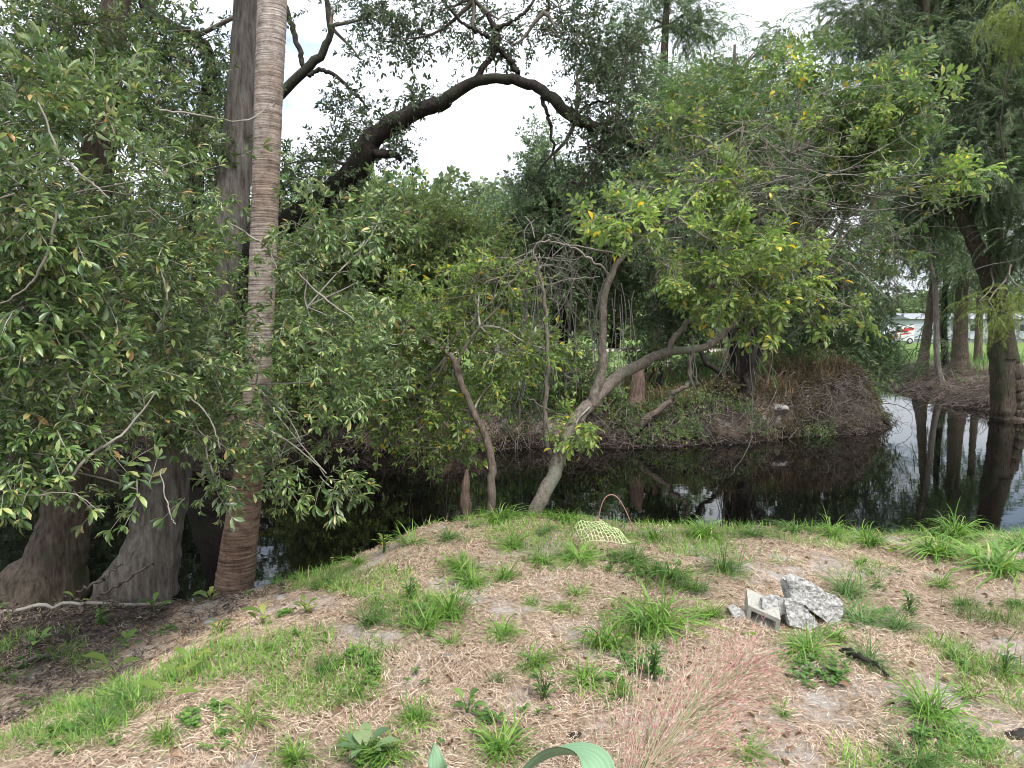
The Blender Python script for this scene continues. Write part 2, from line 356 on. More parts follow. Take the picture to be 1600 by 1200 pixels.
# ---------------------------------------------------------------- leaves and sprigs
def place(V, o, d, up, s=1.0):
    d = nrm(np.asarray(d, float)); x = nrm(np.cross(d, up)+1e-6); z = np.cross(x, d)
    return (V*s)@np.stack([x, d, z])+np.asarray(o)
def leaf_hi(L=1, W=.36, fold=.12, droop=.15, ob=.12):
    """obovate leaf, two cross sections, triangles, along +Y"""
    y1, y2 = .38+ob*.5, .72+ob*.3; w1, w2 = W*.42, W*.5
    V = np.array([(0, 0, 0), (-w1, y1, fold*W), (0, y1, 0), (w1, y1, fold*W), (-w2, y2, fold*W-droop*.35), (0, y2, -droop*.4), (w2, y2, fold*W-droop*.35), (0, 1, -droop)], float)*L
    F = np.array([(0, 2, 1), (0, 3, 2), (1, 2, 5), (1, 5, 4), (2, 3, 6), (2, 6, 5), (4, 5, 7), (5, 6, 7)])
    return V, F
def leaf_lo(L=1, W=.4, fold=.2):
    V = np.array([(0, 0, 0), (-W/2, .55, fold*W), (0, 1, -.1), (W/2, .55, fold*W)], float)*L
    return V, np.array([(0, 2, 1), (0, 3, 2)])
def join(parts):
    Vs, Fs, o = [], [], 0
    for V, F in parts: Vs.append(V); Fs.append(F+o); o += len(V)
    return np.concatenate(Vs), np.concatenate(Fs)
def sprig(n, tl, ls, W=.36, hi=True, spread=55, seed=0, term=4, droop=.2):
    """twig along +Y of length tl with n leaves of length ls"""
    r = np.random.default_rng(seed); parts = []
    for i in range(n):
        t = (i+.6)/n*.9 if i < n-term else .93+.07*r.random()
        az = i*2.4+r.normal()*.3; sp = R(spread if i < n-term else spread*.75)+r.normal()*.2
        d = np.array([math.sin(sp)*math.cos(az), math.cos(sp), math.sin(sp)*math.sin(az)*.75])
        up = np.array([r.normal()*.35, -.25+r.normal()*.2, 1.0])
        s = ls*(.65+.5*r.random())
        V, F = leaf_hi(1, W*(.85+.3*r.random()), .25, droop*(.3+1.2*r.random())) if hi else leaf_lo(1, W, .3)
        parts.append((place(V, (0, t*tl, -.06*tl*t*t), d, up, s), F))
    lv = join(parts)
    tw = tubes(np.array([[(0, 0, 0), (.01*tl, tl*.5, .02*tl), (0, tl, -.05*tl)]]), np.array([[.022, .016, .008]])*tl, 3)
    return lv, tw
def pinnate(n, tl, ls, W=.42, seed=0):
    r = np.random.default_rng(seed); parts = []
    for i in range(n):
        side = 1 if i % 2 else -1; t = .2+.75*(i//2)/(n//2)
        d = np.array([side*1.0, .55+r.normal()*.15, r.normal()*.15-.1]); up = np.array([r.normal()*.2, r.normal()*.2, 1])
        V, F = leaf_hi(1, W, .25, .25*(.4+r.random()), ob=.05); parts.append((place(V, (0, t*tl, -.25*tl*t*t), d, up, ls*(.75+.4*r.random())), F))
    V, F = leaf_hi(1, W, .25, .3); parts.append((place(V, (0, tl, -.25*tl), (0, 1, -.3), (0, 0, 1), ls), F))
    tw = tubes(np.array([[(0, 0, 0), (0, tl*.5, -.06*tl), (0, tl, -.25*tl)]]), np.array([[.012, .010, .006]])*tl, 3)
    return join(parts), tw
def compound(k, seed=0, ls=.08, n=6):
    """a shoot with k pinnate leaves fanned around it"""
    r = np.random.default_rng(seed); P1, T1 = [], []
    for i in range(k):
        lv, tw = pinnate(n, .15, ls, seed=seed*31+i); az = i*2.4; sp = .5+.5*r.random()
        d = np.array([math.sin(sp)*math.cos(az), math.cos(sp)*.8, math.sin(sp)*math.sin(az)*.6+.15]); o = (0, .03+.12*i/k, 0)
        up = (r.normal()*.3, -.2, 1)
        P1.append((place(lv[0], o, d, up), lv[1])); T1.append((place(tw[0], o, d, up), tw[1]))
    T1.append(tubes(np.array([[(0, -.08, 0), (0, .05, 0), (0, .15, 0)]]), np.array([[.004, .0035, .002]]), 3))
    return join(P1), join(T1)
def feather(n, seed=0, L=.6, ll=.085, w=.013):
    """drooping cypress plume: an arching axis with short soft leaflets on both sides"""
    r = np.random.default_rng(seed); parts = []
    ax = lambda t: np.array([.05*L*math.sin(3*t+seed), L*(t-.28*t*t), -.62*L*t*t])
    for i in range(n):
        t = (i+.5)/n; side = 1 if i % 2 else -1; o = ax(t); tg = nrm(ax(t+.02)-o); sd = nrm(np.cross(tg, (0, 0, 1)))*side
        d = nrm(sd*(.7+.3*r.random())+tg*.55+np.array([0, 0, -.45-.4*r.random()])); l = ll*(1.1-.5*t)*(.7+.6*r.random()); wv = nrm(np.cross(d, r.normal(size=3)))*w*.5
        parts.append((np.array([o, o+d*l*.5-wv, o+d*l, o+d*l*.5+wv]), np.array([(0, 1, 2), (0, 2, 3)])))
    return join(parts), tubes(np.array([[ax(0), ax(.33), ax(.66), ax(1)]]), np.array([[.005, .004, .003, .001]]), 3)
def frond(n, seed=0, L=.5, hang=.24, w=.03):
    """cypress branchlet along +Y with hanging feathery strands"""
    r = np.random.default_rng(seed); parts = []
    for i in range(n):
        t = (i+r.random())/n; side = r.choice([-1, 1]); o = np.array([side*.02+r.normal()*.05, t*L, -.12*L*t*t+r.normal()*.02])
        h = hang*(.5+.9*r.random()); d = np.array([side*(.25+.5*r.random()), .35+r.normal()*.25, -(.35+.9*r.random())]); d /= np.linalg.norm(d)
        sd = nrm(np.cross(d, r.normal(size=3))); ww = w*(.6+.8*r.random())
        mid = o+d*h*.5+np.array([0, 0, .05*h]); V = np.array([o, mid-sd*ww/2, o+d*h-np.array([0, 0, .12*h]), mid+sd*ww/2])
        parts.append((V, np.array([(0, 1, 2), (0, 2, 3)])))
    tw = tubes(np.array([[(0, 0, 0), (0, L*.5, -.02*L), (0, L, -.12*L)]]), np.array([[.006, .005, .002]]), 3)
    return join(parts), tw
T = {
 'oak': [sprig(13, .12, .056, .30, True, 60, s, 7) for s in range(6)],
 'oaklo': [sprig(13, .13, .058, .34, False, 58, s+9, 6) for s in range(5)],
 'oaksm': [sprig(12, .22, .075, .36, False, 60, s+19) for s in range(4)],
 'comp': [compound(4, s) for s in range(5)],
 'compsm': [compound(4, s+7, .07, 6) for s in range(4)],
 'bush': [sprig(12, .26, .085, .42, False, 62, s+29) for s in range(4)],
 'willow': [sprig(14, .34, .12, .22, False, 45, s+39) for s in range(4)],
 'big': [sprig(11, .42, .17, .5, False, 65, s+49) for s in range(4)],
 'far': [sprig(10, 1.0, .42, .6, False, 65, s+59) for s in range(4)],
 'frond': [feather(34, s, .6, .10, .016) for s in range(5)],
 'frondfar': [feather(24, s+5, .8, .20, .035) for s in range(4)],
}
def inst(tm, Rm, Tm, S):
    V, F = tm
    W = np.einsum('nk,mkc->mnc', V, Rm)*S[:, None, None]+Tm[:, None, :]
    n = len(V); FF = F[None]+(np.arange(len(Tm))*n)[:, None, None]
    return W.reshape(-1, 3), FF.reshape(-1, F.shape[1])
def frames(D, jit=.3):
    D = nrm(D); up = np.array([0, 0, 1.0])+rng.normal(size=D.shape)*jit
    Xv = nrm(np.cross(D, up)); Zv = np.cross(Xv, D)
    return np.stack([Xv, D, Zv], 1)
def scatter(pos, D, tkey, size=1.0, jit=.35, svar=.42):
    ts = T[tkey]; k = rng.integers(0, len(ts), len(pos)); lv, tw = [], []
    S = size*(1-svar+2*svar*rng.random(len(pos)))
    Rm = frames(D, jit)
    for i, tm in enumerate(ts):
        s = k == i
        if not s.any(): continue
        lv.append(inst(tm[0], Rm[s], pos[s], S[s])); tw.append(inst(tm[1], Rm[s], pos[s], S[s]))
    return lv, tw
def ell(px, py, Y, rx, ry, dY=None):
    """ellipsoid from photo pixels; dY = half depth in metres"""
    c = P(px, py, Y); a = rx*Y/FPX; b = ry*Y/FPX
    return (c, np.array([a, dY if dY else max(a, b)*.9, b]))
def fill(ells, dens, shell=.5, gap=0, gapf=1.2, seed=0, pix=True):
    """points in ellipsoids; dens = points per 1000 photo px^2 of projected area"""
    pts, out, own = [], [], []
    for j, (c, r) in enumerate(ells):
        area = math.pi*r[0]*r[2]*(FPX/c[1])**2/1000
        n = max(3, int(area*dens)); d = nrm(rng.normal(size=(n, 3))); q = rng.random(n)**shell
        p = d*q[:, None]
        # lumpy outline
        q2 = 1+.35*(vn3(d*1.7+j*5+seed, seed)-.5)*2
        p = p*q2[:, None]
        pts.append(c+p*r); out.append(nrm(p*np.array([1, 1, 1])/r)); own.append(np.full(n, j))
    pts = np.concatenate(pts); out = np.concatenate(out); own = np.concatenate(own)
    if gap:
        k = vn3(pts*gapf, seed+3)*.65+vn3(pts*gapf*2.7, seed+4)*.35 > gap
        pts, out, own = pts[k], out[k], own[k]
    return pts, out, own
def curves(A, B, bend=.15, sag=0.0, k=5, r0=.01, r1=.003, sides=3):
    """bent tubes from A to B (n,3)"""
    n = len(A); t = np.linspace(0, 1, k)[None, :, None]; Ln = np.linalg.norm(B-A, axis=1)[:, None, None]
    mid = rng.normal(size=(n, 1, 3))*Ln*bend; mid2 = rng.normal(size=(n, 1, 3))*Ln*bend*.6
    Pn = A[:, None]*(1-t)+B[:, None]*t+mid*(t*(1-t)*4)*.5+mid2*np.sin(t*2*np.pi)*.5
    Pn[:, :, 2] += (-sag*Ln[:, :, 0])*(t*(1-t)*4)[..., 0]
    Rn = r0*(1-t[..., 0])+r1*t[..., 0]
    return tubes(Pn, Rn*np.ones((n, 1)), sides)
def leafarea(tk):
    out = []
    for (V, F), _ in T[tk]:
        a, b, c = V[F[:, 0]], V[F[:, 1]], V[F[:, 2]]; out.append(np.linalg.norm(np.cross(b-a, c-a), axis=1).sum()/2)
    return np.mean(out)*.5
TRI = [0]
def foliage(rt, ells, cover, tkey, mat, twm, size=1.0, droop=-.2, gap=.0, gapf=1.2, shell=.5, limbs=None, nbr=.12, br=.008, lm=2.6, seed=0, name='crown', jit=.3, zmin=None, twigs=True, **k_):
    """cover = leaf area seen per area of the crown's outline"""
    Ym = np.mean([e[0][1] for e in ells])
    dens = cover*1000*(Ym/FPX)**2/(leafarea(tkey)*size*size)/(1 if not gap else max(.25, 1-gap*1.05))
    pts, out, own = fill(ells, dens, shell, gap, gapf, seed)
    if zmin is not None: k = pts[:, 2] > zmin; pts, out, own = pts[k], out[k], own[k]
    D = out+rng.normal(size=out.shape)*.55+np.array([0, 0, droop])
    lv, tw = scatter(pts, D, tkey, size, jit)
    if not twigs: tw = []
    n = int(len(pts)*nbr)
    cen = np.array([e[0] for e in ells])
    if n > 0:
        k = rng.choice(len(pts), n, replace=False)
        A = cen[own[k]]+rng.normal(size=(n, 3))*.15*np.array([e[1] for e in ells])[own[k]]
        tw.append(curves(A, pts[k], .14, 0, 6, br, br*.35, 3))
    if limbs is not None:
        lp = np.asarray(limbs, float)
        j = np.array([np.argmin(np.linalg.norm(lp-c, axis=1)) for c in cen])
        A = lp[j]; dd_ = np.linalg.norm(A-cen, axis=1); far = (dd_ > .1)&(dd_ < (1.2 if lm < 2 else 9))
        if far.any(): tw.append(curves(A[far], cen[far], .08, 0, 8, br*lm, br*.9, 5))
    mk(name, lv+tw, [mat, twm], rt, matid=[0]*len(lv)+[1]*len(tw))
    TRI.append((rt.name, name, len(pts)))
    return pts

# ================================================================ TREES ON THE NEAR BANK
def base_of(px, py, dz=0): return G(px, py, dz)
# ---- palm
p0 = base_of(368, 926)
YP = p0[1]
rt = root('palm_tree', 'leaning palm with a ringed pale tan trunk at the water edge on the left', 'palm tree', p0)
seq = [(362, 940, 33), (368, 900, 33), (378, 820, 29), (391, 720, 25), (400, 620, 23), (407, 500, 22), (412, 380, 22), (416, 260, 22), (420, 140, 22.5), (425, 20, 23), (428, -80, 22), (431, -300, 20), (434, -620, 18), (436, -1100, 16)]
s = spline([(*P(a, b, YP-.02*k), .90*c*YP/FPX) for k, (a, b, c) in enumerate(seq)], 760)
hz = s[:, 2]-p0[2]
ringp = np.where(hz < 1.5, .062, .046); ph = np.cumsum(np.gradient(hz)/ringp)+1.4*vn(hz*2, hz*0, 3)+.5*vn(hz*9, hz*0, 4)
fr = frac(ph); s[:, 3] *= 1-.013*np.exp(-((fr-.5)/.10)**2)*(.5+vn(ph*.7, hz*0, 9))+.012*(vn(ph*1.0, hz*0, 5)-.5)
V, F = tubes(s[None, :, :3], s[None, :, 3], 36, lambda t, a: 1+.03*(vn(np.outer(t*150, np.ones_like(a)), np.cos(a)[None]*2+5, 2)-.5)+.02*(vn(np.outer(t*620, np.ones_like(a)), np.sin(a)[None]*4+5, 3)-.5))
m, t_, b, N, L = newmat('ringed palm bark')
tc = N.new('ShaderNodeTexCoord'); mp = N.new('ShaderNodeMapping'); mp.inputs['Scale'].default_value = (1.5, 1.5, 40); L.new(tc.outputs['Object'], mp.inputs['Vector'])
n1 = N.new('ShaderNodeTexNoise'); n1.inputs['Scale'].default_value = 2.2; n1.inputs['Detail'].default_value = 7; n1.inputs['Roughness'].default_value = .7; L.new(mp.outputs['Vector'], n1.inputs['Vector'])
c = ramp(N, [(.34, (.07, .055, .047)), (.45, (.21, .175, .152)), (.66, (.39, .35, .315))]); L.new(n1.outputs['Fac'], c.inputs['Fac'])
n2 = N.new('ShaderNodeTexNoise'); n2.inputs['Scale'].default_value = 1.3; n2.inputs['Detail'].default_value = 5; L.new(tc.outputs['Object'], n2.inputs['Vector'])
c2 = ramp(N, [(.40, (.66, .58, .52)), (.62, (1.12, 1.13, 1.14))]); L.new(n2.outputs['Fac'], c2.inputs['Fac'])
sz = N.new('ShaderNodeSeparateXYZ'); L.new(tc.outputs['Object'], sz.inputs[0]); mz = N.new('ShaderNodeMath'); mz.operation = 'MULTIPLY_ADD'; mz.inputs[1].default_value = .9; L.new(n2.outputs['Fac'], mz.inputs[0]); L.new(sz.outputs['Z'], mz.inputs[2])
cz = ramp(N, [(.45, (.84, .71, .63)), (.75, (1.25, 1.26, 1.28))]); mzz = N.new('ShaderNodeMath'); mzz.operation = 'MULTIPLY'; mzz.inputs[1].default_value = .28; L.new(mz.outputs[0], mzz.inputs[0]); L.new(mzz.outputs[0], cz.inputs['Fac'])
xz = N.new('ShaderNodeMix'); xz.data_type = 'RGBA'; xz.blend_type = 'MULTIPLY'; xz.inputs['Factor'].default_value = 1; L.new(c.outputs['Color'], xz.inputs['A']); L.new(cz.outputs['Color'], xz.inputs['B'])
n3 = N.new('ShaderNodeTexNoise'); n3.inputs['Scale'].default_value = 16; n3.inputs['Detail'].default_value = 9; n3.inputs['Roughness'].default_value = .75; L.new(tc.outputs['Object'], n3.inputs['Vector'])
c3 = ramp(N, [(.36, (.45, .42, .40)), (.50, (1, 1, 1)), (.66, (1.35, 1.35, 1.32))]); L.new(n3.outputs['Fac'], c3.inputs['Fac'])
xp = N.new('ShaderNodeMix'); xp.data_type = 'RGBA'; xp.blend_type = 'MULTIPLY'; xp.inputs['Factor'].default_value = .8; L.new(xz.outputs['Result'], xp.inputs['A']); L.new(c3.outputs['Color'], xp.inputs['B'])
x_ = N.new('ShaderNodeMix'); x_.data_type = 'RGBA'; x_.blend_type = 'MULTIPLY'; x_.inputs['Factor'].default_value = 1; L.new(xp.outputs['Result'], x_.inputs['A']); L.new(c2.outputs['Color'], x_.inputs['B'])
L.new(x_.outputs['Result'], b.inputs['Base Color']); b.inputs['Roughness'].default_value = .85; b.inputs['Specular IOR Level'].default_value = .2
bp = N.new('ShaderNodeBump'); bp.inputs['Strength'].default_value = .8; bp.inputs['Distance'].default_value = .012; L.new(n1.outputs['Fac'], bp.inputs['Height']); L.new(bp.outputs['Normal'], b.inputs['Normal'])
mk('trunk', [(V, F)], m, rt)
top = s[-1, :3]                                     # fronds, above the picture
fp = []
r_ = np.random.default_rng(3)
for k in range(22):
    az = k*2.4; el = R(60-70*((k*7) % 22)/22); Ln = 2.6
    d = np.array([math.cos(az)*math.cos(el), math.sin(az)*math.cos(el), math.sin(el)])
    tt = np.linspace(0, 1, 14); mid = top+np.outer(tt*Ln, d); mid[:, 2] -= 1.5*tt**2
    fp.append(tubes(mid[None], (.02*(1-tt)+.003)[None], 4))
    sidev = nrm(np.cross(d, (0, 0, 1)))
    for sgn in (-1, 1):
        for q in np.linspace(.15, 1, 34):
            j = q*13; i0 = min(12, int(j)); o = mid[i0]+(mid[i0+1]-mid[i0])*(j-i0)
            e = nrm(sgn*sidev+.6*d+np.array([0, 0, -.35])+r_.normal(size=3)*.08); l = .62*(1-.5*abs(q-.5)); wv = nrm(np.cross(e, (0, 0, 1)))*.022
            fp.append((np.array([o, o+e*l*.5-wv, o+e*l-np.array([0, 0, .12]), o+e*l*.5+wv]), np.array([(0, 1, 2), (0, 2, 3)])))
mk('fronds', fp, M['midleaf'], rt)

# ---- two flared cypress trunks on the left
def cyp(name, label, seq, Yb, base, mat, flare, lobes, seed, n=90, **k):
    rt = root(name, label, 'tree', base, k.get('group'))
    rows = [(*P(a, b, Y), c*Y/FPX) for a, b, Y, c in seq]
    mk('trunk', [limb(rows, n, 40, .05, seed, flare, lobes, wob=k.get('wob', 0))], mat, rt)
    return rt
b1 = base_of(72, 932); Y1 = b1[1]+.32
cy1 = cyp('cypress_tree', 'flared grey cypress trunk at the far left edge of the bank', [(62, 990, Y1, 86), (68, 930, Y1, 68), (86, 880, Y1, 46), (99, 830, Y1, 38), (108, 770, Y1, 33), (118, 650, Y1+.05, 34), (135, 450, Y1+.1, 28), (158, 200, Y1+.2, 22), (182, 0, Y1+.3, 19), (200, -200, Y1+.4, 16), (215, -600, Y1+.5, 11), (222, -900, Y1+.5, 6)], Y1, b1, M['cypbark'], 15, 5, 2)
b2 = base_of(212, 934); Y2 = b2[1]+.3
cy2 = cyp('cypress_tree', 'flared grey cypress trunk leaning right, its top close behind the ringed palm', [(200, 990, Y2, 80), (212, 930, Y2, 60), (236, 860, Y2, 43), (252, 790, Y2+.05, 37), (276, 680, Y2+.15, 33), (308, 560, Y2+.3, 33), (340, 440, Y2+.45, 28), (362, 300, Y2+.6, 25), (378, 150, Y2+.7, 23), (390, 0, Y2+.8, 21), (402, -250, Y2+.9, 16), (412, -700, Y2+.9, 8)], Y2, b2, M['cypbark2'], 15, 6, 5)
for rt_, nm in ((cy1, 1), (cy2, 2)):
    top = P(205, -520, Y1+.5) if nm == 1 else P(405, -560, Y2+.9)
    es = [(top+np.array([rng.normal()*1.2, rng.normal()*.8+.6, rng.normal()*.7]), np.array([1.3, 1.2, .35])) for _ in range(7)]
    foliage(rt_, es, 1.2, 'frond', M['cypleaf'], M['twigdark'], 1.3, -.3, limbs=[top], nbr=.02, seed=nm, brname='branches')

# ---- oak with the leafy boughs that hang in front of the trunks
tb = np.array([-4.9, 4.6, H(-4.9, 4.6)])
rt = root('oak_tree', 'leafy oak at the left edge with low glossy boughs hanging in front of the palm', 'tree', tb)
fork = np.array([-4.3, 4.4, 3.4])
mk('trunk', [limb([(tb[0]-.1, tb[1], tb[2]-.3, .36), (*tb, .28), (-4.85, 4.6, .8, .20), (-4.6, 4.5, 2.2, .18), (*fork, .15), (-3.8, 4.3, 5.2, .12), (-3.2, 4.3, 7.5, .05)], 50, 16, .08, 3, 5, 4)], M['cypbark'], rt)
A = [  # (px, py, Y, rx, ry, dY)
 (60, 200, 3.4, 120, 90, .45), (40, 330, 3.1, 110, 100, .4), (170, 190, 3.8, 110, 80, .5), (140, 300, 3.5, 130, 90, .45), (240, 330, 4.0, 90, 90, .5),
 (50, 470, 3.2, 120, 100, .4), (180, 430, 3.6, 130, 90, .5), (280, 440, 4.1, 90, 80, .5), (110, 570, 3.3, 130, 90, .45), (240, 570, 3.8, 120, 90, .5),
 (320, 560, 4.2, 70, 80, .5), (60, 660, 3.2, 120, 74, .4), (180, 670, 3.5, 120, 66, .45), (290, 660, 3.9, 100, 66, .5), (140, 735, 3.3, 90, 36, .3),
 (40, 715, 3.1, 80, 46, .3), (335, 740, 4.0, 46, 50, .3), (500, 350, 4.6, 45, 50, .4), (310, 250, 4.3, 60, 70, .5),
 (470, 265, 4.6, 34, 30, .3), (20, 765, 3.0, 50, 22, .2), (215, 765, 3.4, 60, 26, .22)]
ea = [ell(*a) for a in A]
lpts = limbs_ = [fork, fork+np.array([.9, -.5, -.4]), fork+np.array([1.6, -.6, -1.2]), fork+np.array([2.0, -.2, .2]), np.array([-2.9, 3.6, 1.0])]
foliage(rt, ea, 1.0, 'oak', M['oakleaf'], M['twig'], 1.0, -.15, gap=.44, gapf=2.2, lm=1.2, shell=.45, limbs=lpts, nbr=.07, br=.0045, seed=11, brname='branches', zmin=-.3)
B = [(505, 520, 4.7, 65, 90, .6), (455, 650, 4.6, 55, 45, .5), (470, 690, 4.5, 75, 50, .4), (510, 740, 4.4, 50, 45, .3), (430, 740, 4.5, 45, 45, .3), (530, 600, 4.9, 70, 60, .5), (480, 430, 4.9, 45, 60, .5),
     (560, 440, 5.2, 70, 60, .6), (610, 540, 5.6, 70, 60, .6), (590, 350, 5.6, 60, 50, .5), (385, 540, 4.6, 30, 50, .3)]
foliage(rt, [ell(*a) for a in B], .9, 'oak', M['oakleaf'], M['twig'], 1.05, -.1, lm=1.3, gap=.44, gapf=2.0, shell=.5, limbs=[P(330, 420, 4.6), P(400, 600, 4.7), P(480, 480, 4.8)], nbr=.07, br=.0045, seed=12, name='outer_crown', brname='outer_branches')
D0 = [(60, 120, 5.6, 150, 120, .9), (220, 160, 5.9, 140, 110, .8), (130, 40, 5.2, 160, 60, .8), (330, 240, 6.4, 70, 90, .6)]
foliage(rt, [ell(*a) for a in D0], .5, 'oaklo', M['oakleaf'], M['twigdark'], .95, -.1, gap=.40, gapf=1.6, shell=.6, nbr=.10, br=.006, seed=15, name='top_crown')
D_ = [(60, 400, 5.3, 150, 150, .8), (220, 430, 5.6, 150, 150, .7), (300, 330, 6.9, 60, 150, .7), (120, 610, 5.2, 160, 90, .7), (300, 610, 5.4, 100, 90, .5), (300, 480, 6.9, 60, 100, .5), (-60, 500, 5.4, 120, 250, .8)]
foliage(rt, [ell(*a) for a in D_], 1.3, 'oaklo', M['oakleaf'], M['twigdark'], 1.0, -.1, gap=.33, gapf=1.0, shell=.6, nbr=.06, br=.006, seed=13, name='inner_crown', brname='inner_branches')
# long pale hanging branches in front of the leaves
hb = []
for seq in [[(245, 610, 3.2, 1.5), (205, 665, 3.15, 3.2), (175, 690, 3.1, 3.6), (140, 712, 3.1, 4.5), (100, 760, 3.05, 3)], [(100, 500, 3.2, 2.5), (108, 590, 3.1, 3), (118, 640, 3.1, 2)],
            [(60, 160, 3.0, 2), (95, 240, 3.0, 3), (150, 290, 3.0, 3), (170, 310, 3.0, 2)], [(88, 330, 2.9, 3), (72, 400, 2.9, 3.2), (40, 450, 2.9, 2.5), (0, 475, 2.9, 2)],
            [(250, 420, 3.5, 2.2), (262, 478, 3.5, 3), (245, 520, 3.5, 2.2)], [(112, 495, 3.2, 2.2), (150, 560, 3.2, 3), (182, 610, 3.2, 2.2)], [(290, 615, 3.7, 2.5), (325, 650, 3.7, 2.2), (345, 700, 3.7, 1.5)],
            [(320, 690, 3.9, 2), (335, 745, 3.9, 2.6), (370, 765, 3.9, 2)], [(250, 735, 3.2, 1.3), (262, 790, 3.2, 1.8), (275, 820, 3.2, 1.2)], [(430, 160, 5.2, 1), (380, 190, 4.8, 2), (310, 180, 4.4, 2.6), (240, 170, 4.2, 3)],
            [(355, 345, 4.3, 1.5), (385, 365, 4.3, 3), (420, 390, 4.3, 2), (440, 440, 4.3, 1.2)], [(460, 420, 4.4, 1.5), (500, 460, 4.4, 3), (555, 500, 4.4, 1.5)], [(395, 660, 4.4, 3), (450, 690, 4.4, 2.4), (500, 730, 4.4, 1.4)],
            [(0, 760, 2.9, 2), (40, 775, 2.9, 2), (110, 770, 2.9, 1.5), (165, 805, 2.9, 1.2)]]:
    hb.append(1); mk('branch', [PL(seq, 22, 6, thin=.6, wob=.012, seed=len(hb), knot=.03)], M['twig'], rt)

# ---- leaning small tree in the middle of the near bank
pb = base_of(838, 806); Yb = pb[1]
rt = root('leaning_tree', 'small leaning tree rooted on top of the mound, with lime green oval leaflets', 'tree', pb-np.array([0, 0, .1]))
mk('trunk', [PLT(.70, [(826, 835, Yb, 19), (838, 795, Yb, 17), (868, 735, Yb+.1, 17), (884, 680, Yb+.25, 15), (925, 628, Yb+.45, 15), (975, 582, Yb+.7, 13), (1040, 552, Yb+.9, 10), (1105, 540, Yb+1.2, 8), (1150, 500, Yb+1.3, 6), (1200, 430, Yb+1.4, 5), (1230, 330, Yb+1.4, 3), (1235, 240, Yb+1.4, 2)], 70, 14, knot=.05, seed=4, flare=4, lobes=3, wob=.02)], M['greybark'], rt)
mk('limb', [PLT(.66, [(925, 632, Yb+.42, 12), (940, 570, Yb+.45, 11), (941, 500, Yb+.5, 9.5), (950, 440, Yb+.5, 8), (975, 400, Yb+.5, 6.5), (1010, 370, Yb+.5, 4), (1060, 340, Yb+.5, 2)], 40, 10, knot=.04, seed=6, wob=.03)], M['greybark'], rt)
mk('limb', [PLT(.7, [(880, 722, Yb+.2, 8), (855, 700, Yb+.2, 6), (853, 620, Yb+.2, 5), (856, 540, Yb+.2, 5), (848, 450, Yb+.2, 4), (835, 400, Yb+.2, 2)], 36, 8, knot=.04, seed=7, wob=.03)], M['greybark'], rt)
mk('limb', [PLT(.7, [(1040, 552, Yb+.9, 7), (1062, 520, Yb+.9, 6), (1095, 480, Yb+.9, 5), (1130, 400, Yb+.9, 4), (1150, 300, Yb+.9, 3), (1160, 200, Yb+.9, 2)], 30, 8, knot=.04, seed=8, wob=.05)], M['greybark'], rt)
E1 = [(1010, 350, Yb+.3, 95, 38, .35), (1110, 375, Yb+.3, 75, 40, .4), (1050, 420, Yb+.3, 95, 30, .35), (1150, 440, Yb+.2, 70, 38, .35), (1210, 470, Yb+.3, 60, 36, .3), (1100, 465, Yb+.4, 60, 28, .3), (935, 340, Yb+.4, 35, 22, .2), (1230, 380, Yb+.6, 50, 40, .4),
      (1125, 270, Yb+.7, 55, 38, .35), (1330, 480, Yb+.0, 28, 22, .15), (900, 665, Yb+.1, 38, 30, .2), (1230, 430, Yb+.3, 40, 40, .3), (1180, 505, Yb+.3, 40, 22, .25)]
foliage(rt, [ell(*a) for a in E1], 1.15, 'comp', M['limeleaf'], M['twig'], .74, -.25, gap=.36, gapf=2.5, limbs=[P(1060, 340, Yb+.5), P(1130, 400, Yb+.9), P(1010, 370, Yb+.5), P(1200, 430, Yb+1.4), P(925, 628, Yb+.45)], nbr=.08, br=.005, seed=21, brname='branches')
E3 = [(1400, 150, Yb+.7, 60, 24, .3), (1300, 200, Yb+.9, 70, 28, .3), (1480, 270, Yb+.5, 60, 22, .3), (1140, 290, Yb+.6, 50, 26, .3), (1350, 250, Yb+.8, 50, 22, .3), (1230, 110, Yb+1.1, 50, 20, .3), (1060, 200, Yb+1.4, 40, 30, .3)]
foliage(rt, [ell(*a) for a in E3], 1.0, 'comp', M['limeleaf'], M['twig'], .70, -.2, gap=.34, gapf=2.5, nbr=.06, br=.004, seed=27, name='outer_crown')
E2 = [(1230, 150, Yb+1.3, 90, 50, .5), (1330, 170, Yb+1.1, 100, 45, .5), (1400, 190, Yb+.9, 60, 45, .4), (1290, 230, Yb+1.2, 100, 45, .5), (1400, 260, Yb+.8, 80, 38, .4), (1500, 265, Yb+.6, 50, 26, .3), (1460, 180, Yb+.8, 30, 18, .2), (1540, 285, Yb+.5, 24, 12, .15), (1180, 210, Yb+1.4, 80, 60, .6),
      (1310, 320, Yb+1.0, 80, 45, .5), (1250, 100, Yb+1.5, 60, 36, .4), (1100, 170, Yb+1.9, 70, 60, .5), (1400, 120, Yb+1.0, 40, 20, .3), (1450, 165, Yb+.8, 30, 25, .2), (1350, 290, Yb+.9, 60, 30, .3), (1240, 290, Yb+1.2, 60, 50, .4), (1190, 340, Yb+1.1, 60, 40, .4), (1350, 380, Yb+1.0, 60, 36, .4), (1440, 310, Yb+.7, 60, 26, .3), (1060, 260, Yb+1.4, 50, 40, .4), (1000, 290, Yb+1.3, 40, 30, .4)]
foliage(rt, [ell(*a) for a in E2], 1.35, 'comp', M['midleaf'], M['twig'], .70, -.1, gap=.42, gapf=1.8, limbs=[P(1230, 330, Yb+1.4), P(1235, 240, Yb+1.4), P(1160, 200, Yb+.9), P(1150, 300, Yb+.9)], nbr=.12, br=.005, seed=22, name='upper_crown', brname='upper_branches')
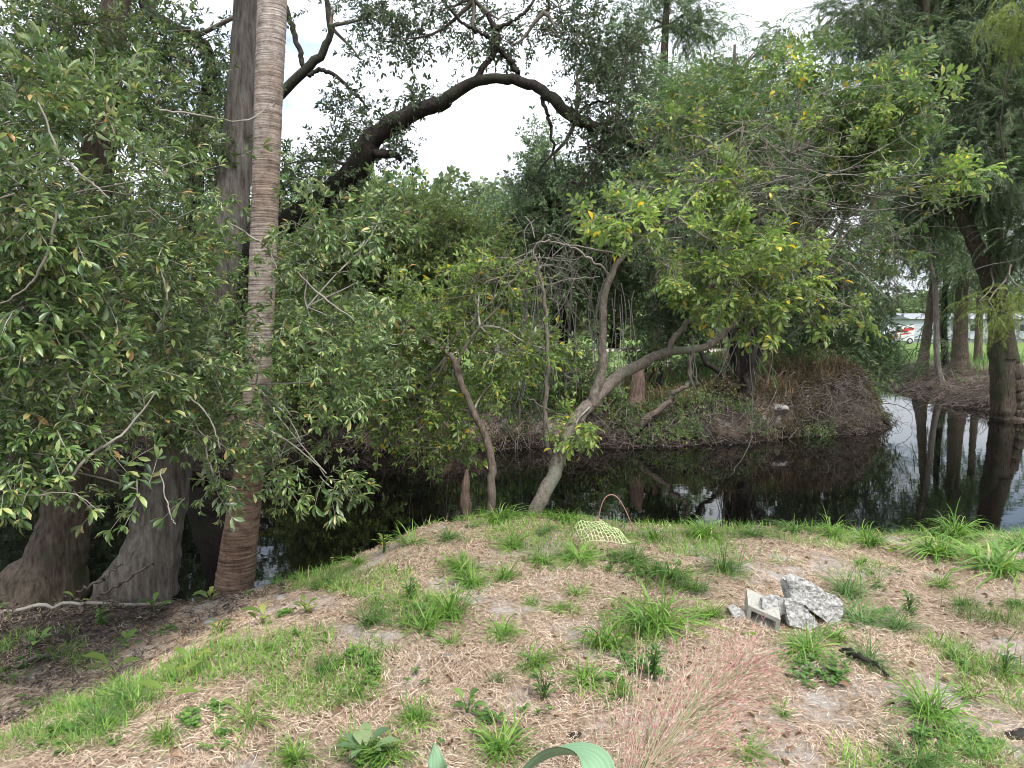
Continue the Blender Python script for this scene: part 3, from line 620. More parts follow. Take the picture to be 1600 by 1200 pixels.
# tangle of dry twigs in the crown and bare shoots hanging over the water
n = 420; c0 = np.array([P(a, b, Yb+1.3) for a, b in zip(rng.normal(1170, 80, n), rng.normal(300, 60, n))]); c0[:, 1] += rng.normal(size=n)*.4
D = rng.normal(size=(n, 3))*np.array([.6, .35, .3]); D[:, 2] -= .18
c0[:, 1] -= .35; tg = [curves(c0, c0+D, .16, .06, 7, .0036, .0012, 3)]
n = 70; c0 = np.array([P(a, b, Yb+.6) for a, b in zip(rng.normal(860, 38, n), rng.normal(400, 22, n))]); D = rng.normal(size=(n, 3))*np.array([.28, .25, .2]); D[:, 2] -= np.abs(rng.normal(size=n))*.5
tg.append(curves(c0, c0+D, .3, -.15, 8, .005, .002, 3))
n = 90; c0 = np.array([P(a, b, Yb+.9) for a, b in zip(rng.normal(1330, 45, n), rng.normal(370, 35, n))]); D = rng.normal(size=(n, 3))*np.array([.3, .25, .25]); D[:, 2] -= .28
tg.append(curves(c0, c0+D, .3, -.1, 8, .005, .002, 3))
for seq in [[(975, 400, Yb+.3, 2), (900, 385, Yb+.2, 3), (850, 378, Yb+.2, 3), (818, 405, Yb+.2, 2)], [(950, 425, Yb+.2, 4), (915, 400, Yb+.1, 4), (880, 380, Yb+.1, 2)], [(940, 430, Yb+.3, 2), (880, 440, Yb+.3, 2.4), (800, 455, Yb+.3, 1.5), (700, 465, Yb+.3, 1)],
            [(1080, 530, Yb+.8, 2), (1090, 600, Yb+.8, 2.4), (1080, 560, Yb+.8, 2)], [(1172, 520, Yb+.9, 1.5), (1175, 640, Yb+.9, 1.6), (1172, 690, Yb+.9, 1.8), (1140, 745, Yb+.9, 1)], [(1082, 525, Yb+.8, 3), (1080, 590, Yb+.8, 3.4), (1096, 630, Yb+.8, 1.5)],
            [(745, 490, Yb+.3, 1.5), (700, 540, Yb+.3, 2), (660, 570, Yb+.3, 1)], [(820, 420, Yb+.3, 2), (740, 497, Yb+.3, 2), (690, 545, Yb+.3, 1.4)], [(1480, 300, Yb+.7, 1.5), (1400, 280, Yb+.8, 2), (1340, 282, Yb+.9, 2.4)], [(1540, 270, Yb+.5, 1), (1420, 275, Yb+.6, 2), (1330, 290, Yb+.7, 2.5)],
            [(1390, 470, Yb+.3, 1), (1350, 430, Yb+.5, 1.5), (1310, 400, Yb+.7, 2)], [(1160, 300, Yb+.5, 1.5), (1210, 310, Yb+.4, 2), (1240, 360, Yb+.3, 1.3)], [(820, 620, Yb+.2, 1), (860, 640, Yb+.2, 1.6), (905, 660, Yb+.3, 1)], [(1545, 305, Yb+.4, .8), (1490, 320, Yb+.5, 1.5), (1430, 350, Yb+.7, 1.5)]]:
    mk('branch', [PL(seq, 22, 5, thin=.45, wob=.03, seed=int(seq[0][0]), knot=.03)], M['vine'], rt)
mk('dry_twigs', tg, M['vine'], rt)

# ---- thin crooked tree left of it
pb = base_of(764, 802)
rt = root('sapling', 'thin crooked grey sapling between the rotten stake and the leaning tree', 'sapling', pb)
Yb2 = pb[1]
mk('trunk', [PLT(.85, [(763, 815, Yb2, 8), (768, 770, Yb2, 8), (767, 720, Yb2+.05, 7.5), (757, 675, Yb2+.1, 7), (740, 645, Yb2+.1, 6.5), (722, 600, Yb2+.15, 6), (713, 575, Yb2+.2, 7), (700, 552, Yb2+.2, 5), (672, 532, Yb2+.2, 4), (630, 500, Yb2+.3, 2)], 50, 10, knot=.05, seed=9, wob=.02),
           PL([(713, 575, Yb2+.2, 4), (725, 545, Yb2+.2, 3), (750, 510, Yb2+.2, 2), (790, 470, Yb2+.2, 1.2)], 16, 6, seed=2)], M['bark'], rt)
S_ = [(690, 690, Yb2+.5, 55, 28, .25), (700, 650, Yb2+.5, 50, 26, .25), (640, 610, Yb2+.6, 70, 45, .35), (770, 600, Yb2+.4, 50, 30, .25), (700, 500, Yb2+.6, 80, 50, .45), (620, 500, Yb2+.6, 60, 60, .4), (780, 545, Yb2+.3, 60, 24, .25), (850, 545, Yb2+.4, 40, 24, .2), (600, 660, Yb2+.6, 50, 22, .2), (760, 440, Yb2+.6, 70, 50, .4)]
foliage(rt, [ell(*a) for a in S_], 1.2, 'bush', M['limeleaf'], M['twig'], .75, -.2, gap=.36, gapf=2.5, limbs=[P(700, 552, Yb2+.2), P(740, 645, Yb2+.1), P(750, 510, Yb2+.2)], nbr=.25, br=.005, seed=23, brname='branches')
pb = base_of(728, 812)
o = mk('rotten_stake', [PL([(729, 840, pb[1], 8), (728, 800, pb[1], 8), (727, 770, pb[1], 7), (729, 745, pb[1], 4.5), (729, 733, pb[1], 1.2)], 16, 9, knot=.2, seed=3)], M['deadwood'])
tag(o, 'narrow pointed reddish brown rotten stump post on the edge of the mound', 'stump')

# ================================================================ FAR BANK
# ---- the big live oak behind the palm
YO = 13.6
ob = GY(330, YO+.3)
rt = root('live_oak', 'old live oak across the creek with a thick dark limb arching right against the sky', 'tree', ob)
mk('trunk', [PLT(.85, [(330, 640, YO, 60), (335, 560, YO, 46), (350, 460, YO, 38), (385, 395, YO, 30), (435, 352, YO-.2, 22), (500, 315, YO-.5, 20), (555, 265, YO-.9, 22), (585, 215, YO-1.1, 19), (640, 180, YO-1.3, 15), (690, 160, YO-1.5, 13), (740, 127, YO-1.7, 9), (800, 124, YO-1.8, 9), (845, 140, YO-1.9, 9.5), (900, 185, YO-2.0, 11), (950, 205, YO-2.0, 8), (1010, 240, YO-2, 5), (1060, 290, YO-2, 2)], 110, 14, knot=.05, seed=12, wob=.05)], M['oakbark'], rt)
for sq in [[(737, 130, YO-1.7, 6), (760, 100, YO-1.7, 6), (775, 70, YO-1.7, 6), (772, 40, YO-1.7, 5), (740, 0, YO-1.7, 3), (700, -40, YO-1.7, 2)], [(780, 75, YO-1.7, 4), (800, 100, YO-1.7, 5), (815, 130, YO-1.7, 5)], [(775, 45, YO-1.7, 4), (820, 20, YO-1.7, 3), (850, -40, YO-1.6, 2)],
           [(382, 390, YO, 20), (420, 300, YO+.1, 9), (430, 180, YO+.2, 8), (447, 140, YO+.2, 9), (480, 108, YO+.2, 9), (508, 80, YO+.2, 7), (516, 40, YO+.2, 6), (510, -10, YO+.2, 5), (500, -80, YO+.2, 4)], [(477, 106, YO+.2, 5), (465, 70, YO+.2, 5), (452, 25, YO+.2, 5), (440, 0, YO+.2, 4)], [(482, 118, YO+.1, 4), (505, 110, YO+.1, 4), (550, 140, YO, 3), (575, 170, YO, 2)],
           [(590, 240, YO-1.1, 9), (615, 240, YO-1.1, 7), (626, 250, YO-1.1, 3)], [(330, 470, YO, 26), (300, 300, YO-.5, 18), (330, 110, YO-1, 12), (300, 60, YO-1.5, 12), (235, 20, YO-2, 11), (200, -60, YO-2, 8)], [(690, 0, YO-1.6, 2), (730, 40, YO-1.7, 3), (770, 60, YO-1.7, 4)],
           [(845, 140, YO-1.9, 4), (860, 200, YO-1.9, 3), (868, 260, YO-1.9, 2)], [(900, 180, YO-2, 3), (930, 160, YO-2, 2.5), (990, 165, YO-2, 1.5)]]:
    mk('limb', [PL(sq, 30, 9, thin=.8, knot=.05, seed=len(sq)*7+int(sq[0][0]) % 13, wob=.06)], M['oakbark'], rt)
O1 = [(590, 20, YO-1, 90, 45, 1), (640, 60, YO-1.2, 45, 30, .5), (520, 10, YO, 60, 22, .8), (700, 10, YO-1.5, 40, 30, .8), (780, 30, YO-1.7, 90, 40, .9), (870, 50, YO-1.9, 80, 50, .9), (900, 110, YO-1.9, 60, 45, .8), (960, 170, YO-1.9, 70, 60, .9), (920, 230, YO-1.8, 60, 40, .7), (1010, 220, YO-1.9, 60, 60, .8), (740, 60, YO-1.7, 40, 30, .5),
      (540, 190, YO-.6, 45, 50, .5), (520, 270, YO-.6, 60, 60, .6), (470, 300, YO-.2, 50, 50, .6), (620, 220, YO-1.1, 35, 26, .4), (660, 150, YO-1.4, 30, 14, .3), (860, 10, YO-1.8, 90, 36, .9), (560, 90, YO, 20, 20, .3), (800, 70, YO-1.7, 45, 20, .4), (560, 320, YO-.8, 60, 30, .5), (830, 290, YO-1, 30, 50, .4), (900, 290, YO-1.5, 60, 40, .6), (440, 260, YO, 30, 40, .5), (575, 205, YO-1.1, 16, 22, .25), (610, 180, YO-1.2, 22, 12, .25), (650, 165, YO-1.3, 24, 9, .2), (700, 145, YO-1.5, 16, 7, .15), (570, 250, YO-1, 20, 22, .3), (980, 90, YO-1.5, 50, 50, .7)]
foliage(rt, [ell(*a) for a in O1], .72, 'bush', M['darkleaf'], M['twigdark'], 1.0, -.1, gap=.44, gapf=.9, shell=.55, limbs=[P(516, 40, YO), P(740, 0, YO-1.7), P(850, 20, YO-1.7), P(900, 185, YO-2), P(555, 265, YO-.9), P(640, 180, YO-1.3), P(960, 210, YO-2), P(477, 106, YO)], nbr=.07, br=.016, seed=31, brname='branches')
O2 = [(80, 30, YO-3, 170, 90, 1.5), (260, 60, YO-2, 140, 80, 1.5), (340, 160, YO-1, 90, 90, 1), (140, 170, YO-3, 170, 90, 1.2), (300, 280, YO-1, 120, 90, 1), (20, 160, YO-4, 100, 100, 1.2), (250, -80, YO-2, 300, 90, 2), (800, -130, YO-1.5, 200, 60, 1.5)]
foliage(rt, [ell(*a) for a in O2], .5, 'bush', M['darkleaf'], M['twigdark'], 1.2, -.15, gap=.50, gapf=.8, shell=.7, limbs=[P(235, 20, YO-2), P(300, 60, YO-1.5), P(330, 110, YO-1)], nbr=.05, br=.016, seed=32, name='inner_crown', brname='inner_branches')

# ---- shrubs and trees across the water
def bush(name, label, cat, px, Yb, ells, dens, tk, lm, tw, size, seed, gap=.3, gapf=1.0, stems=5, group=None, hw=7, nbr=.05, br=.012, zmin=-.75, **k):
    b = GY(px, Yb); rt = root(name, label, cat, b, group)
    es = [ell(*a) for a in ells]; st = []; ends = []
    r = np.random.default_rng(seed)
    for i in range(stems):
        e = es[(i*3) % len(es)][0]; ends.append(e)
        o = b+np.array([r.normal()*.25, r.normal()*.2, -.15]); mid = o*.55+e*.45+np.array([r.normal()*.2, r.normal()*.2, .3])
        w_ = hw*Yb/FPX*(.6+.6*r.random())
        st.append(limb([(*o, w_), (*mid, w_*.7), (*e, w_*.25)], 20, 8, .1, seed+i, wob=.15))
    mk('trunk' if cat == 'tree' else 'stems', st, M['bark'] if tw is M['twig'] else M['oakbark'], rt)
    foliage(rt, es, dens, tk, lm, tw, size, gap=gap, gapf=gapf, limbs=ends, nbr=nbr, br=br, seed=seed, zmin=zmin, brname='branches', **k)
    return rt
bush('shrub', 'broad yellow green shrub right of the palm, overhanging the far water edge', 'shrub', 560, 14.2, [(500, 420, 13.8, 80, 60, 1.0), (600, 400, 14, 90, 60, 1.1), (700, 420, 14.2, 80, 50, 1.0), (520, 520, 13.6, 90, 60, 1.0), (640, 510, 13.8, 90, 50, .9), (760, 450, 14.5, 60, 50, .8), (560, 600, 13.3, 80, 40, .7), (470, 600, 13.3, 50, 50, .7), (660, 350, 14.6, 80, 40, 1), (560, 340, 14.6, 60, 40, .8), (745, 375, 14.8, 50, 40, .8)],
     2.0, 'bush', M['oliveleaf'], M['twigdark'], 1.05, 41, gap=.36, gapf=1.3, stems=9)
bush('shrub', 'dark shady bush on the far bank hanging low over the black water beside the palm', 'shrub', 470, 15.2, [(440, 640, 14.2, 60, 40, .8), (540, 650, 14.0, 60, 30, .6), (480, 560, 15.0, 120, 70, 1), (620, 630, 14.2, 50, 26, .5), (600, 580, 15.2, 90, 50, 1)], 2.0, 'bush', M['darkleaf'], M['twigdark'], 1.3, 42, gap=.25, stems=6, hw=5)
bush('evergreen_tree', 'dark olive tree rising behind the yellow green shrub on the far bank', 'tree', 590, 19, [(560, 360, 19, 70, 60, 1.5), (630, 370, 19, 50, 40, 1.5), (600, 430, 18.5, 120, 70, 1.6), (700, 380, 19, 60, 60, 1.4), (500, 400, 18.5, 70, 80, 1.5)], 1.8, 'bush', M['midleaf'], M['twigdark'], 1.5, 43, gap=.3, hw=9)
bush('vine_covered_tree', 'blue green tree draped in hanging vines in the middle of the far bank', 'tree', 880, 17.5, [(870, 330, 17, 70, 70, 1.4), (800, 350, 17.5, 50, 60, 1.2), (950, 340, 17, 70, 80, 1.3), (880, 430, 17, 100, 50, 1.3), (1000, 280, 16.5, 60, 60, 1.2), (835, 230, 17.5, 30, 36, .6), (860, 290, 17, 40, 40, .8), (960, 440, 16.8, 60, 50, 1), (800, 450, 17, 50, 30, 1)], 2.2, 'bush', M['greyleaf'], M['twigdark'], 1.1, 44, gap=.32, stems=7, nbr=.10, br=.010, hw=6)
scrub = bush('scrub_tree', 'tall tangled green tree with a vine wrapped dark trunk on the brown grass mound', 'tree', 1165, 15.2, [(1100, 250, 15.2, 80, 70, 1.3), (1050, 180, 15.5, 60, 60, 1.1), (1180, 300, 15, 90, 80, 1.4), (1060, 360, 15, 90, 70, 1.2), (1250, 260, 15.2, 70, 80, 1.2), (1240, 380, 15, 80, 60, 1.2), (1150, 170, 15.4, 70, 45, 1), (1270, 190, 15.4, 50, 40, 1), (1320, 340, 15.3, 60, 60, 1), (1130, 440, 15.2, 110, 40, 1), (1300, 430, 15.4, 60, 50, 1), (1340, 270, 15.6, 40, 50, .8), (1050, 500, 16, 60, 40, .8)], 2.2, 'bush', M['greyleaf'], M['twigdark'], 1.05, 45, gap=.36, gapf=1.1, stems=8, nbr=.10, br=.012)
bush('willow_shrub', 'dark drooping shrub at the tip of the far bank where the creek bends', 'shrub', 1300, 18.6, [(1240, 480, 18.2, 70, 50, 1.2), (1310, 450, 18.6, 70, 60, 1.3), (1350, 510, 18.8, 45, 60, 1.1), (1280, 550, 18.3, 70, 40, 1), (1220, 560, 17.6, 40, 30, .6), (1340, 580, 18.3, 50, 34, .8)], 1.8, 'willow', M['greyleaf'], M['twigdark'], 1.15, 46, gap=.2, stems=6, droop=-.8)
bush('shrub', 'small leafy shrub low on the slope at the tip of the far bank', 'shrub', 1290, 17.4, [(1270, 590, 17.2, 40, 18, .5), (1310, 600, 17.3, 34, 18, .5), (1350, 605, 17.4, 30, 16, .4), (1240, 560, 17.3, 30, 20, .4), (1340, 600, 17.6, 26, 18, .4)], 1.6, 'bush', M['midleaf'], M['twigdark'], 1.0, 47, gap=.2, hw=3)
bush('shrub', 'green leafy bush on the bank behind the leaning tree, right above the bare dirt patch', 'shrub', 880, 15.0, [(880, 585, 14.6, 45, 26, .5), (930, 570, 14.8, 40, 26, .5), (820, 570, 14.8, 40, 20, .4), (860, 540, 15.2, 50, 20, .5), (950, 610, 14.4, 30, 18, .4), (780, 560, 15.2, 30, 20, .4)], 1.3, 'bush', M['midleaf'], M['twig'], 1.0, 48, gap=.3, hw=3)
bush('shrub', 'low green bush left of the ladder on the far bank', 'shrub', 640, 14.6, [(620, 570, 14.4, 60, 24, .5), (680, 590, 14.3, 40, 20, .4), (700, 560, 14.8, 40, 26, .5)], 1.3, 'bush', M['oliveleaf'], M['twigdark'], 1.0, 49, gap=.3, hw=3)
for k, (px, Yq, py, rx, ry, lab) in enumerate([(1120, 14.9, 610, 30, 14, 'scrappy low bush on the bank right of the red stump'), (1230, 16.3, 600, 34, 14, 'scrappy low bush on the lip of the brown mound'), (1030, 15.6, 545, 50, 22, 'round leafy bush behind the red stump'), (1090, 17.5, 575, 40, 20, 'pale leafy bush left of the vine wrapped trunk'), (1190, 18.5, 540, 40, 22, 'bush behind the vine wrapped trunk'), (560, 13.9, 625, 40, 22, 'brownish bush leaning over the dark waterline'), (940, 14.2, 640, 24, 16, 'small bush with yellowish leaves at the foot of the leaning limb')]):
    bush('shrub', lab, 'shrub', px, Yq, [(px, py, Yq, rx, ry, .4), (px+rx*.5, py+ry*.4, Yq-.1, rx*.6, ry*.7, .3), (px-rx*.6, py+ry*.3, Yq, rx*.6, ry*.7, .3)], 1.3, 'bush', M[['brown2', 'midleaf', 'midleaf', 'greyleaf', 'greyleaf', 'brown2', 'limeleaf'][k]], M['twigdark'], .8, 120+k, gap=.3, hw=2)
# cross bank far left
for k, (px, Yq, lab) in enumerate([(60, 15.5, 'dense dark bush behind the leftmost flared trunk'), (230, 16, 'dense dark bush on the far bank behind the trunk that leans to the palm'), (-200, 16, 'dense dark bush across the creek at the left end of the bank')]):
    bush('thicket_shrub', lab, 'shrub', px, Yq, [(px, 560, Yq, 130, 100, 1.4), (px+70, 450, Yq+1, 110, 100, 1.5), (px-60, 400, Yq+1.5, 110, 110, 1.5), (px+10, 660, Yq-1.2, 110, 50, .8)], 2.2, 'bush', M['darkleaf'], M['twigdark'], 1.8, 60+k, gap=.2, stems=6)
# trunk of the scrub tree and the broken stump
rt = scrub
mk('trunk', [PL([(1163, 640, 15.4, 16), (1165, 610, 15.4, 13), (1162, 560, 15.3, 13), (1150, 520, 15.2, 12), (1135, 480, 15.2, 10), (1120, 420, 15.2, 8), (1115, 340, 15.2, 5)], 40, 12, knot=.06, seed=3, wob=.06), PL([(1165, 600, 15.4, 9), (1172, 550, 15.3, 8), (1180, 500, 15.2, 7), (1190, 420, 15.1, 5)], 24, 10, knot=.06, seed=5, wob=.06)], M['oakbark'], rt)
n = 26; c0 = np.array([P(a, 470+20*rng.random(), 15.0) for a in rng.normal(1160, 18, n)]); c1 = np.array([P(a, 640, 15.1) for a in rng.normal(1165, 24, n)]); c1[:, 2] += rng.random(n)*.9
mk('vines', [curves(c0, c1, .10, 0, 10, .012, .006, 4)], M['vine'], rt)
sb = GY(995, 14.9)
tag(mk('tree_stump', [PL([(992, 672, 14.3, 26), (992, 655, 14.3, 21), (993, 630, 14.35, 17), (996, 605, 14.4, 12), (999, 588, 14.4, 9), (1003, 574, 14.4, 2)], 24, 28, knot=.09, seed=4, flare=8, lobes=6)], M['deadwood']), 'reddish brown broken stump standing at the foot of the far bank', 'stump')
tag(mk('fallen_limb', [PL([(968, 692, 13.7, 6), (1010, 655, 13.8, 7), (1045, 628, 13.9, 5.5), (1055, 612, 13.9, 5), (1075, 600, 13.9, 4), (1078, 570, 13.9, 3), (1080, 545, 13.9, 2)], 36, 9, thin=.8, knot=.05, seed=4, wob=.05)], M['bark']), 'curved bare limb leaning up from the far water edge right of the red stump', 'branch')
tag(mk('fallen_limb', [PL([(1290, 590, 17.0, 3), (1340, 615, 16.7, 4.5), (1365, 640, 16.5, 4.5), (1390, 668, 16.3, 3.5), (1378, 675, 16.3, 2)], 30, 8, thin=.6, knot=.05, seed=6, wob=.05)], M['oakbark']), 'dark dead branch dipping into the water off the tip of the far bank', 'branch')
# ---- trees beyond the clearing
tl = [(610, 55, 285, 60), (680, 62, 290, 55), (745, 58, 300, 50), (800, 52, 320, 45), (540, 50, 300, 60), (860, 60, 310, 60), (960, 60, 320, 70), (1060, 58, 330, 70), (1170, 62, 340, 70), (450, 50, 330, 70), (340, 46, 330, 70), (200, 44, 340, 90), (60, 46, 340, 90), (-120, 44, 330, 110)]
labs = ['rounded woodland tree beyond the clearing, first to the right of the arching oak limb', 'rounded tree beyond the clearing under the middle of the sky gap', 'pale woodland tree beyond the clearing at the right of the sky gap', 'lower woodland tree beyond the clearing beside the vine covered tree',
        'woodland tree beyond the clearing below the thick oak limb', 'woodland tree far behind the vine covered tree', 'woodland tree far behind the bare twigs of the leaning tree', 'woodland tree far behind the lime green leaves', 'woodland tree far behind the tangled green tree', 'woodland tree far behind the ringed palm',
        'woodland tree far behind the cypress trunk beside the palm', 'woodland tree far behind the left oak boughs', 'woodland tree far behind the leftmost cypress', 'woodland tree beyond the left edge of the creek']
for k, ((px, Yq, py, rx), lab) in enumerate(zip(tl, labs)):
    e = [(px, py+50, Yq, rx, 52, 3), (px-rx*.5, py+100, Yq-1.5, rx*.8, 60, 3), (px+rx*.5, py+110, Yq-1, rx*.8, 60, 3), (px, py+160, Yq-2.5, rx*1.1, 45, 2.5), (px+rx*.2, py+18, Yq, rx*.5, 26, 2)]
    bush('woodland_tree', lab, 'tree', px, Yq, e, 1.8, 'far', M['farleaf'] if k % 3 else M['midleaf'], M['twigdark'], 1.25, 80+k, gap=.2, gapf=.25, stems=4, group='woodland trees beyond the clearing', hw=4, nbr=.02, br=.06, shell=.45, zmin=.4)
# distant woods
pts = []
n = 15000; xx = rng.uniform(-190, 190, n); yy = 132+rng.normal(size=n)*5; zz = (rng.random(n)**.8)*(9+4*vn(xx*.06, xx*0, 3)-5.5*((xx > 45))*1.0)
lv, tw = scatter(np.stack([xx, yy, zz], -1), rng.normal(size=(n, 3))+np.array([0, -.4, .3]), 'far', 2.6)
tag(mk('distant_woods', lv, M['farleaf']), 'low strip of distant woodland on the horizon', 'woods', kind='stuff')

# ================================================================ RIGHT SIDE CYPRESSES
YC = 17.9
def cyp2(label, seq, base_px, n=70, mat='cypbark', flare=10, lobes=6, seed=1, extra=None, name='cypress_tree'):
    Yc = seq[0][2]; rt = root(name, label, 'tree', P(*seq[1][:2], Yc))
    mk('trunk', [PL(seq, n, 28, thin=.74, knot=.06, seed=seed, flare=flare, lobes=lobes)], M[mat], rt)
    for e in (extra or []): mk('limb', [PL(e, 40, 12, knot=.02, seed=seed+3, wob=.08)], M[mat], rt)
    return rt
big = cyp2('largest cypress on the right, its fluted base standing in the water', [(1576, 690, YC, 40), (1576, 655, YC, 34), (1572, 620, YC, 28), (1567, 580, YC, 25), (1562, 520, YC, 22), (1558, 450, YC, 18), (1556, 400, YC, 15), (1553, 250, YC, 12), (1550, 100, YC, 10), (1548, -60, YC, 8), (1546, -260, YC, 4)], 0, extra=[
    [(1572, 560, YC-.1, 14), (1566, 490, YC-.2, 14), (1545, 440, YC-.3, 12), (1522, 380, YC-.4, 11), (1505, 330, YC-.4, 10), (1480, 200, YC-.4, 8), (1450, 60, YC-.4, 6), (1440, -60, YC-.4, 4)], [(1590, 670, YC-.3, 16), (1596, 640, YC-.3, 12), (1590, 590, YC-.2, 10), (1578, 540, YC, 6)]], flare=9, seed=5)
Q = []
r_ = np.random.default_rng(5)
for (px, py, rx, dY) in [(1340, 20, 60, 0), (1420, 10, 90, .5), (1520, 20, 90, 0), (1600, 60, 90, -1), (1360, 70, 50, .5), (1450, 80, 90, -.5), (1560, 110, 90, -1), (1420, 130, 70, .5), (1500, 160, 90, -.5), (1600, 180, 90, -1.5), (1440, 200, 60, .5), (1530, 240, 100, -1), (1400, 270, 50, 1), (1480, 290, 90, 0), (1590, 290, 90, -1.5), (1430, 345, 50, 1), (1600, 370, 60, -1.5), (1390, 330, 40, 1), (1680, 120, 100, -1), (1700, 260, 100, -1), (1500, -60, 160, 0), (1640, -60, 120, -1), (1400, -80, 90, 0), (1700, 380, 90, -1)]:
    Q.append((px, py, YC+dY, rx, 26+r_.random()*14, 1.3))
foliage(big, [ell(*a) for a in Q], 1.6, 'frond', M['cypleaf'], M['twigdark'], 1.15, -.15, gap=.38, gapf=.8, shell=.6, limbs=[P(1556, 400, YC), P(1553, 250, YC), P(1550, 100, YC), P(1548, -60, YC), P(1505, 330, YC), P(1480, 200, YC), P(1450, 60, YC)], nbr=.02, br=.02, seed=51, brname='branches', jit=.15)
foliage(big, [ell(1575, 490, 14.5, 45, 22, .6), ell(1600, 455, 14.3, 40, 16, .5), ell(1530, 470, 15.5, 30, 14, .5), ell(1600, 20, 13.5, 50, 60, .6)], 1.0, 'frond', M['cyplight'], M['twigdark'], .9, -.5, limbs=[P(1556, 400, YC)], nbr=.03, br=.012, seed=52, name='light_sprays', brname='spray_branches', jit=.15)
def behind(label, seq, mat, ells, seed, **k):
    rt = cyp2(label, seq, 0, mat=mat, seed=seed, **k)
    foliage(rt, [ell(*a) for a in ells], 1.5, 'frondfar', M['cypleaf'], M['twigdark'], 1.2, -.2, gap=.38, gapf=.5, limbs=[P(*seq[-2][:3]), P(*seq[-4][:3])], nbr=.02, br=.03, seed=seed, brname='branches')
behind('thick straight cypress trunk on the far grass shore, left of the largest cypress', [(1501, 610, 27, 27), (1500, 578, 27, 21), (1500, 540, 27, 15), (1502, 480, 27, 13), (1505, 420, 27, 12), (1507, 330, 27, 11), (1508, 200, 27, 9), (1508, 50, 27, 6), (1508, -60, 27, 3)], 'cypbark', [(1508, 400, 27, 60, 22, 1.5), (1500, 330, 27, 80, 30, 2), (1470, 250, 27, 70, 30, 2), (1540, 420, 26, 30, 20, 1), (1500, 150, 27, 90, 40, 2), (1500, 50, 27, 80, 40, 2)], 53)
behind('dark cypress trunk leaning right on the far grass shore, leftmost of the standing trunks', [(1437, 600, 28, 18), (1441, 572, 28, 13), (1447, 530, 28, 9), (1455, 470, 28, 8), (1460, 420, 28, 7), (1464, 350, 28, 6), (1466, 250, 28, 5), (1468, 150, 28, 3)], 'cypbark', [(1445, 415, 28, 40, 16, 1), (1440, 380, 28, 50, 24, 1.5), (1460, 300, 28, 60, 30, 1.5)], 54)
behind('slim pale bowed cypress at the water edge, right of the dark leaning trunk', [(1482, 615, 25.5, 14), (1470, 596, 25.5, 8), (1464, 560, 25.5, 6), (1463, 500, 25.5, 5.5), (1461, 450, 25.5, 5), (1456, 420, 25.5, 3.5), (1450, 390, 25.5, 2.5), (1445, 360, 25.5, 1.5)], 'cypbark2', [(1480, 400, 25.5, 30, 14, .8), (1470, 370, 25.5, 40, 18, 1)], 55)
behind('dim cypress trunk far behind the thick straight one', [(1528, 600, 33, 12), (1528, 560, 33, 8), (1530, 500, 33, 7), (1532, 440, 33, 6), (1534, 350, 33, 5), (1535, 250, 33, 4), (1535, 150, 33, 2)], 'cypbark', [(1530, 400, 33, 50, 20, 1.5), (1530, 320, 33, 60, 30, 2), (1580, 430, 33, 40, 20, 2)], 56)
behind('ivy covered dark trunk on the far shore, right beside the slim pale one', [(1480, 600, 29.5, 10), (1477, 575, 29.5, 8), (1475, 520, 29.5, 6), (1476, 470, 29.5, 6), (1478, 430, 29.5, 5), (1480, 380, 29.5, 4), (1482, 320, 29.5, 2)], 'oakbark', [(1480, 490, 29.5, 10, 40, .5), (1478, 440, 29.5, 16, 26, .6), (1476, 540, 29.5, 7, 20, .3), (1480, 380, 29, 50, 20, 1)], 57)
# tall cypress behind the middle
rt = root('cypress_tree', 'tall feathery cypress whose top stands against the sky right of the middle', 'tree', GY(1032, 36))
mk('trunk', [PL([(1026, 575, 36, 15), (1028, 530, 36, 14), (1030, 400, 36, 12), (1034, 200, 36, 8), (1037, 110, 36, 6.5), (1040, 40, 36, 5), (1043, -20, 36, 4), (1045, -120, 36, 2)], 50, 12, seed=3)], M['cypbark'], rt)
foliage(rt, [ell(*a) for a in [(990, 20, 36, 35, 16, 1.5), (1075, 20, 36, 45, 22, 1.5), (980, 60, 36, 34, 20, 1.5), (1080, 55, 36, 36, 20, 1.5), (1010, 85, 36, 22, 16, 1), (1130, 40, 36, 26, 10, 1.2), (960, 100, 36, 30, 14, 1.5), (1050, -40, 36, 60, 30, 2)]], 1.4, 'frondfar', M['cypleaf'], M['twigdark'], 1.15, -.1, gap=.40, gapf=.5, limbs=[P(1036, 110, 36), P(1040, 40, 36), P(1043, -20, 36)], nbr=.03, br=.03, seed=58, brname='branches')
rt = root('cypress_tree', 'second feathery cypress crown sweeping up to the right above the lime green leaves', 'tree', GY(1150, 33))
mk('trunk', [PL([(1150, 580, 33, 16), (1150, 530, 33, 13), (1150, 350, 33, 10), (1148, 200, 33, 7), (1148, 120, 33, 4), (1148, 70, 33, 2)], 40, 12, seed=4)], M['bark'], rt)
foliage(rt, [ell(*a) for a in [(1130, 110, 33, 50, 20, 1.5), (1180, 80, 33, 40, 14, 1.5), (1220, 45, 33, 26, 9, 1), (1110, 150, 33, 60, 30, 2), (1190, 140, 33, 50, 30, 2), (1060, 130, 33, 40, 24, 2), (1250, 180, 33, 60, 40, 2), (1320, 220, 33, 60, 50, 2)]], 1.5, 'frondfar', M['cypleaf'], M['twigdark'], 1.1, -.1, gap=.34, gapf=.5, limbs=[P(1148, 200, 33), P(1148, 120, 33)], nbr=.03, br=.03, seed=59, brname='branches')

